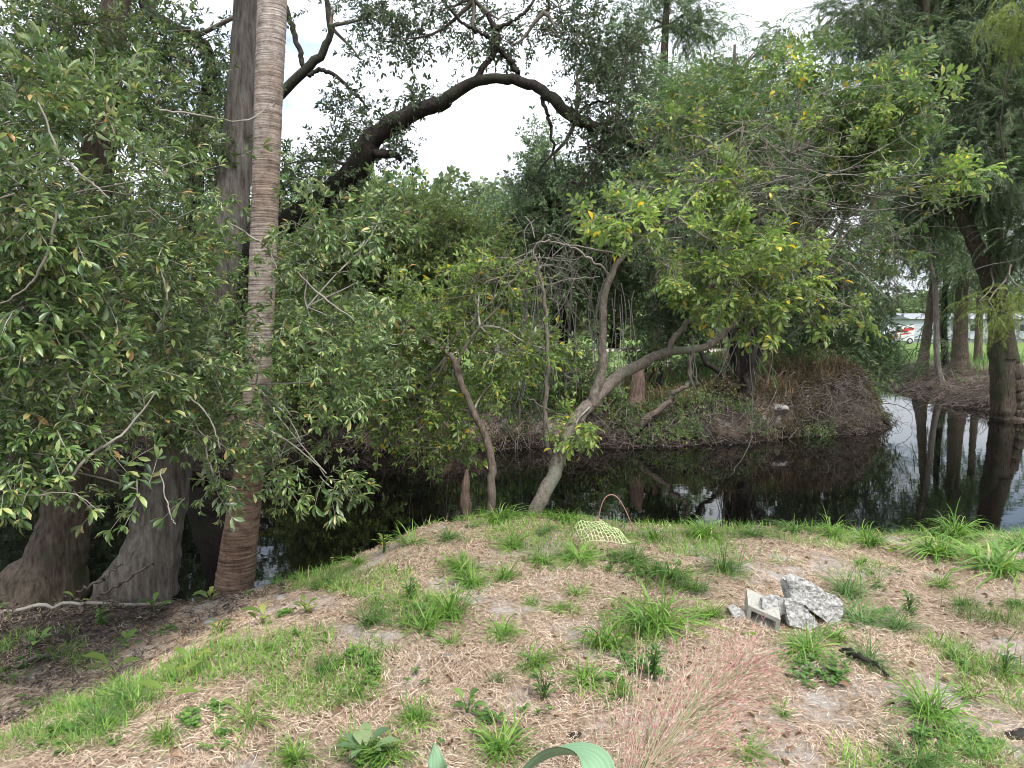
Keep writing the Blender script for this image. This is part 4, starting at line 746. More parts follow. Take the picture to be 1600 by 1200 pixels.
# ================================================================ FAR RIGHT: BUILDING, VAN, POLE
def boxp(x0, x1, y0, y1, z0, z1):
    V = np.array([(x, y, z) for z in (z0, z1) for y in (y0, y1) for x in (x0, x1)], float)
    return V, np.array([(0, 2, 3, 1), (4, 5, 7, 6), (0, 1, 5, 4), (2, 6, 7, 3), (0, 4, 6, 2), (1, 3, 7, 5)])
YB = 84.0
bx0 = P(1423, 520, YB)[0]; bz0 = H(bx0, YB); bx1 = bx0+34
rt = root('mobile_home', 'long low white sided mobile home beyond the lawn', 'building', ((bx0+bx1)/2, YB, bz0))
white = flatmat('white siding', (.42, .45, .49), .5, .04, 3); grey = flatmat('grey roof', (.22, .23, .25), .7, .1, 4); glassm = flatmat('dark window glass', (.03, .035, .04), .1, .1, 4)
sid = []
for k in range(13):
    z0 = bz0+.45+k*.185; a, b_ = boxp(bx0, bx1, YB, YB+7, z0, z0+.182); a = a.copy(); a[[0, 1], 1] -= .035; sid.append((a, b_))
mk('wall', sid, white, rt, smooth=False)
mk('skirting', [boxp(bx0+.05, bx1-.05, YB+.06, YB+6.9, bz0-.1, bz0+.448)], grey, rt, smooth=False)
zt = bz0+.45+13*.185
V = np.array([(bx0-.3, YB-.35, zt), (bx1+.3, YB-.35, zt), (bx1+.3, YB+7.35, zt), (bx0-.3, YB+7.35, zt), (bx0-.3, YB+3.5, zt+.75), (bx1+.3, YB+3.5, zt+.75)])
mk('roof', [(V, np.array([(0, 1, 5, 4), (2, 3, 4, 5), (0, 3, 2, 1)])), (V, np.array([(0, 4, 3), (1, 2, 5)]))], grey, rt, smooth=False)
for xx in (7, 13, 20, 27):
    wo = mk('window', [boxp(bx0+xx, bx0+xx+1.5, YB-.09, YB-.03, bz0+1.3, bz0+2.3)], white, rt, smooth=False)
    mk('pane', [boxp(bx0+xx+.1, bx0+xx+1.4, YB-.10, YB-.088, bz0+1.4, bz0+2.2)], glassm, rt, smooth=False).parent = wo
    wo.children[0].location = (0, 0, 0)
# van
vx = P(1408, 520, 76)[0]; vy = 76.0; vz = H(vx, vy)
rt = root('parked_van', 'white van with a red streaked side parked left of the mobile home', 'van', (vx, vy, vz))
def extr(prof, y0, y1, ins=.0):
    p = np.array(prof, float); n = len(p)
    V = np.concatenate([np.column_stack([p[:, 0]+vx, np.full(n, y0), p[:, 1]+vz]), np.column_stack([p[:, 0]+vx, np.full(n, y1), p[:, 1]+vz])])
    i = np.arange(n); j = (i+1) % n
    me_caps = [(V, np.array([[0, k, k+1] for k in range(1, n-1)])), (V, np.array([[n, n+k+1, n+k] for k in range(1, n-1)]))]
    return [(V, np.stack([i, j, j+n, i+n], -1))]+me_caps
paint = flatmat('white van paint', (.62, .62, .63), .3, .02, 3); redp = flatmat('red paint', (.55, .03, .04), .35, .05, 3); rub = flatmat('black tyre rubber', (.02, .02, .02), .8, .1, 9); chrome = flatmat('grey wheel metal', (.45, .45, .46), .4, .1, 9)
mk('body', extr([(-1.35, .35), (1.45, .35), (1.5, 1.7), (1.4, 2.1), (-.45, 2.1), (-.85, 1.35), (-1.4, 1.15), (-1.5, .6)], vy, vy+1.9), paint, rt, smooth=False)
for q in [[(-.6, 1.2), (.6, 1.75), (1.45, 1.8), (1.4, 1.55), (.2, 1.35)], [(-.4, .95), (.5, 1.25), (1.3, 1.2), (.3, 1.02)], [(-1.3, .75), (-.4, .9), (-.5, .7), (-1.2, .6)]]:
    p = np.array(q); V = np.column_stack([p[:, 0]+vx, np.full(len(p), vy-.008), p[:, 1]+vz]); mk('red_stripe', [(V, np.array([[0, k, k+1] for k in range(1, len(p)-1)]))], redp, rt, smooth=False)
mk('side_window', [boxp(vx-.62, vx-.1, vy-.012, vy-.002, vz+1.38, vz+1.9)], glassm, rt, smooth=False)
for wxx in (-.95, 1.0):
    wl = mk('wheel', [tubes(np.array([[(vx+wxx, vy-.02, vz+.33), (vx+wxx, vy+.2, vz+.33)]]), np.array([[.33, .33]]), 20)], rub, rt)
    a = np.arange(20)*2*np.pi/20
    V = np.vstack([[0, 0, 0], np.column_stack([np.cos(a)*.33, a*0, np.sin(a)*.33])])+np.array([vx+wxx, vy-.021, vz+.33])
    mk('tyre_face', [(V, np.array([[0, 1+k, 1+(k+1) % 20] for k in range(20)]))], rub, rt)
    V2 = (V-V[0])*.6+V[0]+np.array([0, -.012, 0]); mk('rim', [(V2, np.array([[0, 1+k, 1+(k+1) % 20] for k in range(20)]))], chrome, rt)
# utility pole and wires
pa = P(1395, 520, 118); pz = H(pa[0], 118)
rt = root('utility_pole', 'slim dark utility pole with three wires behind the van', 'utility pole', (pa[0]-3, 118, pz))
mk('pole', [limb([(pa[0]-3, 118, pz-.3, .17), (pa[0]-3, 118, pz+5, .15), (pa[0]-3, 118, pz+9.3, .12)], 12, 10, .02, 1)], M['bark'], rt)
mk('crossarm', [boxp(pa[0]-4.2, pa[0]-1.8, 117.75, 117.87, pz+8.3, pz+8.5)], M['bark'], rt, smooth=False)
wr = []
for k, zz in enumerate((8.55, 7.4, 6.6, 5.9)):
    x0 = pa[0]-3; tt = np.linspace(0, 1, 30)
    wr.append(np.column_stack([x0+tt*75, 118+(k-1)*.4-12*tt, pz+zz-6*tt*(1-tt)]))
mk('wires', [tubes(np.array(wr), np.full((4, 30), .022), 4)], rub, rt)

# ================================================================ FAR BANK GROUND COVER AND LITTER
def blades(base, D, Ln, W, k=4, bend=.5, flop=None):
    """grass blades: base (n,3), D initial dir, bending over towards their heading; -> V, F"""
    n = len(base); D = nrm(D); hd = D.copy(); hd[:, 2] = 0; hd = nrm(hd+rng.normal(size=(n, 3))*1e-3*np.array([1, 1, 0]))
    sd = nrm(np.cross(hd, (0, 0, 1)))+rng.normal(size=(n, 3))*.25; sd = nrm(sd)
    Ls, Rs = [], []; p = base.copy(); d = D.copy(); bend = np.broadcast_to(bend, (n,))
    for i in range(k+1):
        t = i/k; wv = (W*(1-t**2.2)*(.55+.9*min(t*3, 1)*.5))[:, None]*.5
        Ls.append(p-sd*wv); Rs.append(p+sd*wv)
        p = p+d*(Ln/k)[:, None]; d = nrm(d+(hd*.35+np.array([0, 0, -1.0]))*(bend*(.35+t))[:, None]*.55)
    V = np.stack([np.stack(Ls, 1), np.stack(Rs, 1)], 2).reshape(n, -1, 3); nv = V.shape[1]
    q = np.array([[2*i, 2*i+1, 2*i+3, 2*i+2] for i in range(k)])
    F = (q[None]+(np.arange(n)*nv)[:, None, None]).reshape(-1, 4)
    return V.reshape(-1, 3), F
def ground_pts(n, x0, x1, y0, y1):
    x = rng.uniform(x0, x1, n); y = rng.uniform(y0, y1, n); return x, y
M['straw'] = leafmat('dry straw', [(0, (.17, .11, .075)), (.25, (.34, .235, .16)), (.6, (.52, .395, .29)), (1, (.72, .61, .49))], rough=.7, trans=.12, spec=.2, var=.2)
M['brown'] = leafmat('dead brown grass', [(0, (.10, .06, .04)), (.6, (.22, .14, .09)), (1, (.33, .24, .15))], rough=.8, trans=.15, spec=.1)
M['grass'] = leafmat('fresh grass blade', [(0, (.075, .165, .028)), (.5, (.14, .27, .045)), (.88, (.23, .37, .075)), (.95, (.38, .40, .15)), (1, (.50, .42, .26))], rough=.5, trans=.3, spec=.3, var=.45)
M['grassdark'] = leafmat('darker grass blade', [(0, (.06, .125, .033)), (.6, (.10, .19, .05)), (1, (.19, .27, .09))], rough=.5, trans=.3, spec=.3, var=.25)
M['weed'] = leafmat('weed leaf', [(0, (.05, .115, .025)), (.7, (.095, .19, .045)), (1, (.17, .27, .06))], rough=.5, trans=.3, spec=.35)
M['root'] = barkmat('grey root', (.045, .036, .030), (.20, .175, .15), scale=9, stretch=1, bump=.2)
M['littertwig'] = barkmat('dead grey twig', (.055, .042, .034), (.20, .16, .135), scale=9, stretch=1, bump=.2)
# brown dead grass on the mound
x, y = ground_pts(16000, 1.0, 11, 13.6, 21); sf = sd_far(x, y)
k = (sf > .6)&(vn(x*.8, y*.8, 40) > .3); x, y = x[k], y[k]; n = len(x)
B_ = np.stack([x, y, height(x, y)], -1); D = rng.normal(size=(n, 3))*.5; D[:, 2] = .8
V, F = blades(B_, D, .22+.35*rng.random(n), np.full(n, .022), 3, .5)
tag(mk('dead_grass', [(V, F)], M['brown']), 'dead brown grass covering the mound across the creek', 'dead grass', kind='stuff')
# green grass on the far shore and lawn
x1, y1 = ground_pts(9000, 10, 34, 18, 40); s1 = sd_far(x1, y1); k = (s1 > 1.6)&((s1 > 3.0)|(rng.random(len(x1)) < .4)); x1, y1 = x1[k], y1[k]
x2, y2 = ground_pts(12000, -8, 6, 13.4, 24); s2 = sd_far(x2, y2); k = (s2 > .5)&(vn(x2*.9, y2*.9, 43) > .42); x2, y2 = x2[k], y2[k]
x, y = np.concatenate([x1, x2]), np.concatenate([y1, y2]); n = len(x); B_ = np.stack([x, y, height(x, y)], -1); D = rng.normal(size=(n, 3))*.5; D[:, 2] = .8
V, F = blades(B_, D, .25+.45*rng.random(n), np.full(n, .035), 3, .55)
tag(mk('bank_grass', [(V, F)], M['grassdark']), 'green grass growing along the far side of the creek', 'grass', kind='stuff')
# overhanging grass at the tip
gt = root('overhanging_grass', 'long drooping grass clump hanging over the water beneath the dark shrub', 'grass clump', GY(1375, 19.5))
n = 500; B_ = np.array([P(a, b, 19.2) for a, b in zip(rng.normal(1365, 22, n), rng.uniform(545, 600, n))]); B_[:, 1] += rng.normal(size=n)*.4
D = rng.normal(size=(n, 3))*.5; D[:, 2] = .6; D[:, 0] += .35
mk('blades', [blades(B_, D, .8+.5*rng.random(n), np.full(n, .035), 5, .7)], M['grassdark'], gt)
# twigs, roots and litter along the far waterline
x = rng.uniform(-9, 11, 30000); y = rng.uniform(12.6, 19, 30000); s_ = sd_far(x, y); k = (s_ > -.25)&(s_ < 1.5); x, y = x[k], y[k]; n = len(x)
A = np.stack([x, y, height(x, y)+.02], -1); D = rng.normal(size=(n, 3))*np.array([.18, .14, .12]); D[:, 2] -= .03; D[:, 1] -= .05
litt = [curves(A, A+D, .3, -.05, 4, .008, .0025, 3)]
x = rng.uniform(12.2, 24, 5000); y = rng.uniform(17, 30, 5000); s_ = sd_far(x, y); k = (s_ > -.2)&(s_ < 3.4); x, y = x[k], y[k]; n = len(x)
A = np.stack([x, y, height(x, y)+.03], -1); D = rng.normal(size=(n, 3))*np.array([.5, .35, .12]); D[:, 2] += .05
litt.append(curves(A, A+D, .25, -.05, 5, .014, .005, 3))
tag(mk('twig_litter', litt, M['littertwig']), 'tangle of dead twigs and roots along the far waterline', 'twigs', kind='stuff')
x = rng.uniform(-9, 10.5, 5200); y = rng.uniform(12.6, 19, 5200); s_ = sd_far(x, y); k = (s_ > .2)&(s_ < 1.1); x, y = x[k], y[k]; n = len(x)
A = np.stack([x, y, height(x, y)+.06], -1); D = np.stack([rng.normal(size=n)*.35, -.25-.5*rng.random(n), -.1-.5*rng.random(n)], -1)
Bq = A+D; Bq[:, 2] = np.maximum(Bq[:, 2], WATER_Z-.1)
tag(mk('bank_roots', [curves(A, Bq, .25, -.12, 7, .013, .003, 4)], M['root']), 'bare roots and vines trailing down the eroded far bank', 'roots', kind='stuff')
x = rng.uniform(-9, 10.9, 46000); y = rng.uniform(12.8, 20, 46000); s_ = sd_far(x, y); m_ = vn(x*1.1, y*1.1, 90)*.6+vn(x*3.3, y*3.3, 91)*.4; k = (s_ > .0)&(s_ < 3)&(m_ > .50-.05*s_-.12*(x > 4.5)+.25*np.exp(-((x-.75)/.7)**2-((y-13.9)/.8)**2)); x, y, m_ = x[k], y[k], m_[k]; n = len(x)
A = np.stack([x, y, height(x, y)+.02+.15*rng.random(n)], -1); D = rng.normal(size=(n, 3))*.6; D[:, 2] += .5; D[:, 1] -= .3; g_ = vn(x*.7, y*.7, 93) > .5+.04*(x > 4.5)
tag(mk('undergrowth', scatter(A[g_], D[g_], 'bush', .55)[0], M['midleaf']), 'low green undergrowth scattered over the far bank', 'undergrowth', kind='stuff')
tag(mk('dry_undergrowth', scatter(A[~g_], D[~g_], 'bush', .5)[0], M['brown2']), 'low brownish undergrowth scattered over the far bank', 'undergrowth', kind='stuff')
# hanging roots and vines over the black water
rt = root('hanging_vines', 'thin bare vines dangling from the shrubs over the middle of the creek', 'vines', P(760, 480, 12.6))
n = 60; A = np.array([P(a, 400+90*rng.random(), 12.7+rng.random()) for a in rng.uniform(640, 1000, n)]); D = np.zeros((n, 3)); D[:, 2] = -(1.0+1.4*rng.random(n)); D[:, 0] = rng.normal(size=n)*.15
mk('strands', [curves(A, A+D, .06, 0, 10, .010, .005, 3)], M['vine'], rt)
# ladder
lp = P(748, 652, 13.75); lm_ = flatmat('pale aluminium ladder', (.52, .50, .42), .5, .1, 30)
rt = root('ladder', 'small pale ladder lying against the dirt slope behind the crooked sapling', 'ladder', lp)
a0, a1 = P(729, 628, 14.15), P(740, 676, 13.75); off = P(759, 670, 13.8)-a1
for o_ in (0, 1): mk('rail', [tubes(np.array([[a0+off*o_*.85, a1+off*o_]]), np.array([[.018, .018]]), 6)], lm_, rt)
for q in np.linspace(.12, .92, 5):
    p1 = a0+(a1-a0)*q; p2 = a0+off*.85+(a1+off-a0-off*.85)*q; mk('rung', [tubes(np.array([[p1, p2]]), np.array([[.013, .013]]), 6)], lm_, rt)
# pale rocks / rubble on the far bank
def rock(c, r, seed, sub=3, jag=.35, flat=(1, 1, 1)):
    import bmesh
    bm = bmesh.new(); bmesh.ops.create_icosphere(bm, subdivisions=sub, radius=1)
    V = np.array([v.co[:] for v in bm.verts]); F = np.array([[v.index for v in f.verts] for f in bm.faces]); bm.free()
    rr = np.random.default_rng(seed)
    for _ in range(9):                      # chisel flat facets
        nrmv = nrm(rr.normal(size=3)); h = .55+.3*rr.random(); d = V@nrmv; V = V-np.outer(np.maximum(d-h, 0), nrmv)
    V = V*(1+jag*.25*(vn3(V*3+seed, seed)-.5)[:, None]+jag*.18*(vn3(V*8+seed, seed+1)-.5)[:, None])
    return V*np.array(flat)*r+np.array(c), F
M['rock'] = flatmat('pale limestone', (.20, .19, .178), .9, .45, 9, .8)
for px, py, r, lab in [(1185, 600, .32, 'pale sandy rock on the brown mound right of the vine wrapped trunk'), (1215, 640, .2, 'pale rock low in the eroded face of the mound'), (1045, 572, .3, 'white stone lying in the weeds above the far bank'), (810, 590, .22, 'white scrap of stone behind the bush in the middle of the far bank')]:
    c = G(px, py)
    o = mk('rock', [rock((0, 0, 0), r, int(px), 3, .5, (1.3, .8, .55))], M['rock']); o.location = c+np.array([0, 0, .0]); tag(o, lab, 'rock')

# ================================================================ NEAR GROUND
# straw thatch
n = 270000; y = 1.7+4.3*rng.random(n)**1.15; x = rng.uniform(-1.05, 1.15, n)*y*1.0+rng.normal(size=n)*.05
k = (y < y_edge(x)+.05); x, y = x[k], y[k]; nn = vn(x*1.6, y*1.6, 50)*.6+vn(x*5, y*5, 51)*.4; k = (nn > .40)|(rng.random(len(x)) < .22)
k &= ~(((-x-1.95-.5*(5.6-y)) > 0)&(rng.random(len(x)) > .3)); x, y = x[k], y[k]; n = len(x)
ang = vn(x*2, y*2, 52)*5+rng.normal(size=n)*.9; Ln = .015+.062*rng.random(n)**1.9
D = np.stack([np.cos(ang), np.sin(ang), rng.normal(size=n)*.12], -1)*Ln[:, None]
A = np.stack([x, y, height(x, y)+.004+.016*rng.random(n)], -1); Bp = A+D; Bp[:, 2] = height(Bp[:, 0], Bp[:, 1])+.004+.02*rng.random(n)
Md = (A+Bp)/2+rng.normal(size=(n, 3))*.006; Md[:, 2] = np.maximum(Md[:, 2], height(Md[:, 0], Md[:, 1])+.006)
sdv = nrm(np.cross(D, np.stack([rng.normal(size=n)*.4, rng.normal(size=n)*.4, np.ones(n)], -1)))*(.0006+.0008*rng.random(n))[:, None]
V = np.stack([A-sdv, A+sdv, Md-sdv, Md+sdv, Bp-sdv*.5, Bp+sdv*.5], 1).reshape(-1, 3); F = (np.array([[0, 1, 3, 2], [2, 3, 5, 4]])[None]+(np.arange(n)*6)[:, None, None]).reshape(-1, 4)
tag(mk('straw_thatch', [(V, F)], M['straw']), 'matted pale dry straw covering the near bank', 'straw', kind='stuff')
# short green growth
GR = [(1100, 880, 170, 50), (1190, 905, 80, 40), (1290, 840, 110, 20), (1500, 840, 120, 35), (1340, 900, 70, 30), (1380, 990, 90, 40), (1450, 1010, 90, 30), (1530, 1040, 80, 40), (1560, 960, 60, 20), (1450, 1180, 120, 40), (800, 825, 120, 25), (880, 860, 60, 30), (640, 950, 70, 30), (300, 1000, 70, 26), (90, 1110, 60, 24), (200, 1085, 50, 24), (290, 1060, 50, 20), (150, 1040, 60, 18), (440, 1000, 80, 36), (470, 1080, 60, 50), (80, 1165, 130, 40), (350, 1150, 60, 40), (500, 905, 130, 22), (1000, 1020, 50, 60), (1020, 1070, 60, 50), (1300, 1060, 70, 30), (330, 1035, 90, 26), (860, 1100, 60, 30), (600, 1180, 60, 30), (560, 1060, 40, 40)]
def gmask(x, y):
    z = height(x, y)-CAMZ; d = y*math.cos(PITCH)-z*math.sin(PITCH); px = 800+FPX*x/d; py = 600-FPX*(z*math.cos(PITCH)+y*math.sin(PITCH))/d
    m_ = np.full(len(x), -.09)
    for a, b, c, e in GR: m_ = np.maximum(m_, .23*np.clip(1.25-((px-a)/c)**2-((py-b)/e)**2, -.35, .8))
    return m_
def near_scatter(n, seed, thr, f=1.3, edge=True):
    n = int(n*1.1); y = 1.8+4.2*rng.random(n)**1.2; x = rng.uniform(-1.05, 1.1, n)*y
    d = y_edge(x)-y; k = d > -.12; x, y, d = x[k], y[k], d[k]
    m_ = vn(x*f, y*f, seed)*.6+vn(x*f*3.1, y*f*3.1, seed+1)*.4+.30*np.exp(-(d/.30)**2)*edge+gmask(x, y)
    m_ = m_+.26*(vn(x*8, y*8, seed+5)-.5)+.12*(vn(x*22, y*22, seed+6)-.5); k = rng.random(len(m_)) < ss((m_-thr+.07)/.22)**1.3; return x[k], y[k]
x, y = near_scatter(210000, 60, .64); n = len(x); B_ = np.stack([x, y, height(x, y)-.005], -1); D = rng.normal(size=(n, 3))*.7; D[:, 2] = .75
print('grass blades', n)
tag(mk('grass', [blades(B_, D, .04+.09*rng.random(n)**1.5, .0025+.003*rng.random(n), 3, .55)], M['grass']), 'short green grass growing through the straw', 'grass', kind='stuff')
def rosette(seed, n=7, ls=.03, W=.7, h=.03):
    r = np.random.default_rng(seed); ps = []
    for i in range(n):
        az = i*2.4; d = np.array([math.cos(az), math.sin(az), .35+r.random()*.5]); V, F = leaf_hi(1, W, .15, .3); ps.append((place(V, (0, 0, h*r.random()), d, (0, 0, 1), ls*(.6+.7*r.random())), F))
    lv = join(ps); Rm = np.array([[1, 0, 0], [0, 0, -1], [0, 1, 0]]); tw = tubes(np.array([[(0, 0, -.01), (0, 0, .01), (.001, 0, h)]]), np.array([[.001, .001, .0005]]), 3)
    return lv, tw
W_ = [rosette(s) for s in range(5)]
x, y = near_scatter(42000, 70, .80, 2.2)
xa = rng.uniform(-4.8, -1.2, 6000); ya = rng.uniform(2.6, 5.5, 6000); k = ((-xa-1.4-.5*(5.6-ya)) > 0)&(ya < y_edge(xa))&(vn(xa*2.5, ya*2.5, 77)*.6+vn(xa*7, ya*7, 78)*.4 > .56); x, y = np.concatenate([x, xa[k]]), np.concatenate([y, ya[k]]); n = len(x); print('weeds', n)
az = rng.random(n)*6.28; Rz = np.zeros((n, 3, 3)); Rz[:, 0, 0] = np.cos(az); Rz[:, 0, 1] = np.sin(az); Rz[:, 1, 0] = -np.sin(az); Rz[:, 1, 1] = np.cos(az); Rz[:, 2, 2] = 1
kk = rng.integers(0, 5, n); S = .3+.6*rng.random(n); Bp = np.stack([x, y, height(x, y)+.02*rng.random(n)], -1)
S *= .8+.4*vn(x*6, y*6, 79); S[rng.random(n) < .35] *= .02
tag(mk('weeds', [inst(W_[i][0], Rz[kk == i], Bp[kk == i], S[kk == i]) for i in range(5)], M['weed']), 'low broad leaved weeds creeping over the straw', 'weeds', kind='stuff')

n = 900; y = 1.9+4*rng.random(n)**1.1; x = rng.uniform(-1, .95, n)*y; k = y < y_edge(x)-.05; x, y = x[k], y[k]; n = len(x)
V1, F1 = leaf_hi(1, .5, .5, .4); Dl = rng.normal(size=(n, 3)); Dl[:, 2] *= .15
tag(mk('dead_leaves', [inst((V1, F1), frames(Dl, .35), np.stack([x, y, height(x, y)+.012], -1), .018+.035*rng.random(n))], M['brown']), 'curled brown dead leaves lying on the straw', 'dead leaves', kind='stuff')
# ---- grass tufts, each one a thing
def tuft_mesh(seed, nb, Ln, W, spread, mat, bend=.6):
    global rng
    keep = rng; rng = np.random.default_rng(seed)
    B_ = rng.normal(size=(nb, 3))*np.array([.022, .022, 0])*(Ln/.2); D = rng.normal(size=(nb, 3))*spread; D[:, 2] = .75
    V, F = blades(B_, D, Ln*(.45+.75*rng.random(nb)), W*(.6+.7*rng.random(nb)), 6, 1.45*bend*(.5+rng.random(nb)))
    V[:, 2] = np.maximum(V[:, 2], -.01+.012*rng.random(len(V)))
    o = mk('grass_tuft', [(V, F)], mat); rng = keep
    me = o.data; bpy.data.objects.remove(o); return me
TM = [tuft_mesh(s, 150, .20, .0058, .8, M['grass']) for s in range(4)]+[tuft_mesh(s+20, 140, .20, .0045, .9, M['grassdark'], .5) for s in range(2)]+[tuft_mesh(s+30, 70, .20, .0065, .8, M['grass'], .4) for s in range(2)]
TU = [
 (721, 893, 36, 0, 'dense green tuft on the left crown of the mound, below the bare pale soil'), (738, 915, 28, 1, 'smaller tuft directly below the dense tuft on the left of the mound'), (789, 905, 25, 2, 'spiky tuft in the bare straw at the centre of the mound'),
 (800, 858, 28, 3, 'tuft high on the mound in line with the foot of the leaning tree'), (849, 880, 30, 0, 'soft tuft below the foot of the leaning tree'), (905, 875, 34, 1, 'bright tuft just below the green netting'), (852, 835, 26, 5, 'pale tuft at the top of the mound right of the leaning trunk'),
 (991, 875, 32, 5, 'dull green tuft right of the netting'), (1024, 985, 52, 2, 'large arching tuft in the open straw left of the concrete rubble'), (942, 1012, 42, 3, 'round tuft left of the large arching one'), (830, 945, 20, 6, 'thin tuft with few blades, below the middle of the mound'),
 (871, 956, 20, 1, 'small spiky tuft between two thin ones in the middle of the straw'), (901, 930, 20, 6, 'sparse small tuft right above the bare grey soil patch'), (785, 996, 24, 2, 'yellowish small tuft alone in the straw left of the bare patch'), (705, 965, 46, 0, 'wide sprawling tuft on the left side of the mound'),
 (665, 985, 32, 7, 'leaning bright tuft at the left end of the sprawling one'), (704, 1008, 20, 6, 'tiny lime tuft under the sprawling one'), (832, 1040, 34, 3, 'upright tuft in the middle of the foreground straw'), (777, 1066, 24, 5, 'dull flattened tuft left of the upright middle one'),
 (916, 1068, 32, 1, 'arching tuft left of the pink grass'), (972, 1090, 26, 2, 'yellow green tuft touching the left side of the pink grass'), (781, 1180, 46, 0, 'thick dark green tuft at the bottom centre between the strap leaves'), (650, 1132, 40, 3, 'tall bright tuft at the bottom left of the centre'),
 (606, 1182, 38, 2, 'spreading tuft at the bottom edge beside the dark weed leaves'), (549, 1168, 28, 7, 'thin pale tuft near the bottom edge left of the spreading one'), (556, 1085, 24, 4, 'olive tuft with reddish blades in the left foreground'), (511, 1050, 30, 5, 'loose blue green tuft on the left slope'),
 (578, 975, 28, 4, 'low dark tuft on the left shoulder of the mound'), (461, 1195, 40, 1, 'large tuft cut by the bottom edge left of centre'), (386, 1125, 34, 7, 'tall lime sprout tuft on the left slope'), (262, 1160, 38, 3, 'spreading tuft in the lower left corner area'), (210, 1100, 34, 5, 'hazy tuft on the left slope above the lower corner'),
 (165, 1140, 34, 4, 'dark tuft left of the hazy ones in the lower left'), (1461, 868, 42, 1, 'spiky tuft at the right bank edge in front of the water'), (1491, 838, 44, 0, 'tall tuft on the skyline of the right bank edge'), (1560, 892, 58, 3, 'biggest grass clump at the right edge of the bank'), (1598, 860, 48, 2, 'clump of grass at the extreme right of the bank edge'),
 (1240, 832, 34, 5, 'tuft on the bank edge right of the midpoint, in front of the dark reflections'), (1300, 840, 34, 1, 'bank edge tuft below the broken sky reflections'), (1360, 852, 30, 2, 'bank edge tuft below the bright sky reflection'), (1112, 965, 26, 1, 'tuft just left of the broken concrete'),
 (1259, 1020, 40, 0, 'bright tuft right in front of the concrete rubble'), (1305, 1000, 30, 3, 'tuft in front of the right end of the big concrete chunk'), (1342, 975, 36, 5, 'darker tuft hugging the right side of the big concrete chunk'), (1469, 918, 26, 7, 'small tuft in the reddish straw to the right'),
 (1450, 1125, 50, 2, 'large weeping tuft in the right foreground'), (1225, 1120, 22, 6, 'small yellow green tuft in the straw right of the pink grass'), (1169, 1182, 28, 7, 'lime tuft at the bottom right of the pink grass'), (1431, 1195, 56, 4, 'fine leaved dull tuft at the bottom right edge'),
 (1514, 1090, 32, 6, 'yellow leaning tuft at the right of the weeping one'), (1502, 948, 26, 5, 'low tuft in the straw near the right margin'), (1049, 905, 34, 4, 'soft dull tuft above the large arching one'), (1131, 890, 38, 4, 'dark feathery tuft up the slope behind the concrete'), (1086, 925, 30, 5, 'scruffy tuft between the netting and the concrete'),
 (700, 842, 32, 5, 'long grass at the left end of the mound top'), (780, 812, 34, 1, 'skyline tuft between the stake and the leaning trunk'), (880, 815, 30, 0, 'skyline tuft just right of the leaning trunk'), (640, 850, 28, 7, 'leafy lime tuft on the left edge of the mound over the water'),
 (1020, 845, 30, 7, 'skyline tuft right of the arched stem'), (1100, 840, 30, 2, 'skyline tuft halfway between the arched stem and the right bank edge'), (1176, 838, 26, 5, 'thin skyline tuft in front of the black water to the right'), (560, 882, 26, 3, 'bright tuft over the water edge left of the mound'),
 (500, 895, 24, 5, 'low tuft over the water edge near the palm'), (480, 880, 20, 1, 'small tuft at the water edge right of the palm'), (1320, 930, 34, 4, 'dark tuft behind the big concrete chunk'), (1400, 985, 34, 5, 'flat dark tuft right of the rubble'), (1360, 1035, 34, 4, 'low sprawling dark tuft in the right foreground straw'),
]
for k, (px, py, rr, ti, lab) in enumerate(TU):
    b = G(px, py); o = bpy.data.objects.new('grass_tuft', TM[ti]); C.collection.objects.link(o)
    b[1] = min(b[1], y_edge(b[0])+.05); b[2] = H(b[0], b[1])
    s_ = rr/FPX*np.hypot(b[1], 1.6)/(.125 if py < 900 else .112); o.location = b; o.rotation_euler = (.22*math.sin(k*2.3), .22*math.cos(k*1.9), k*1.7); o.scale = (s_*(1+.28*math.sin(k*3.1)), s_*(1+.28*math.cos(k*4.7)), s_*(.9+.25*math.sin(k)))
    tag(o, lab, 'grass tuft', 'grass tufts on the near bank')
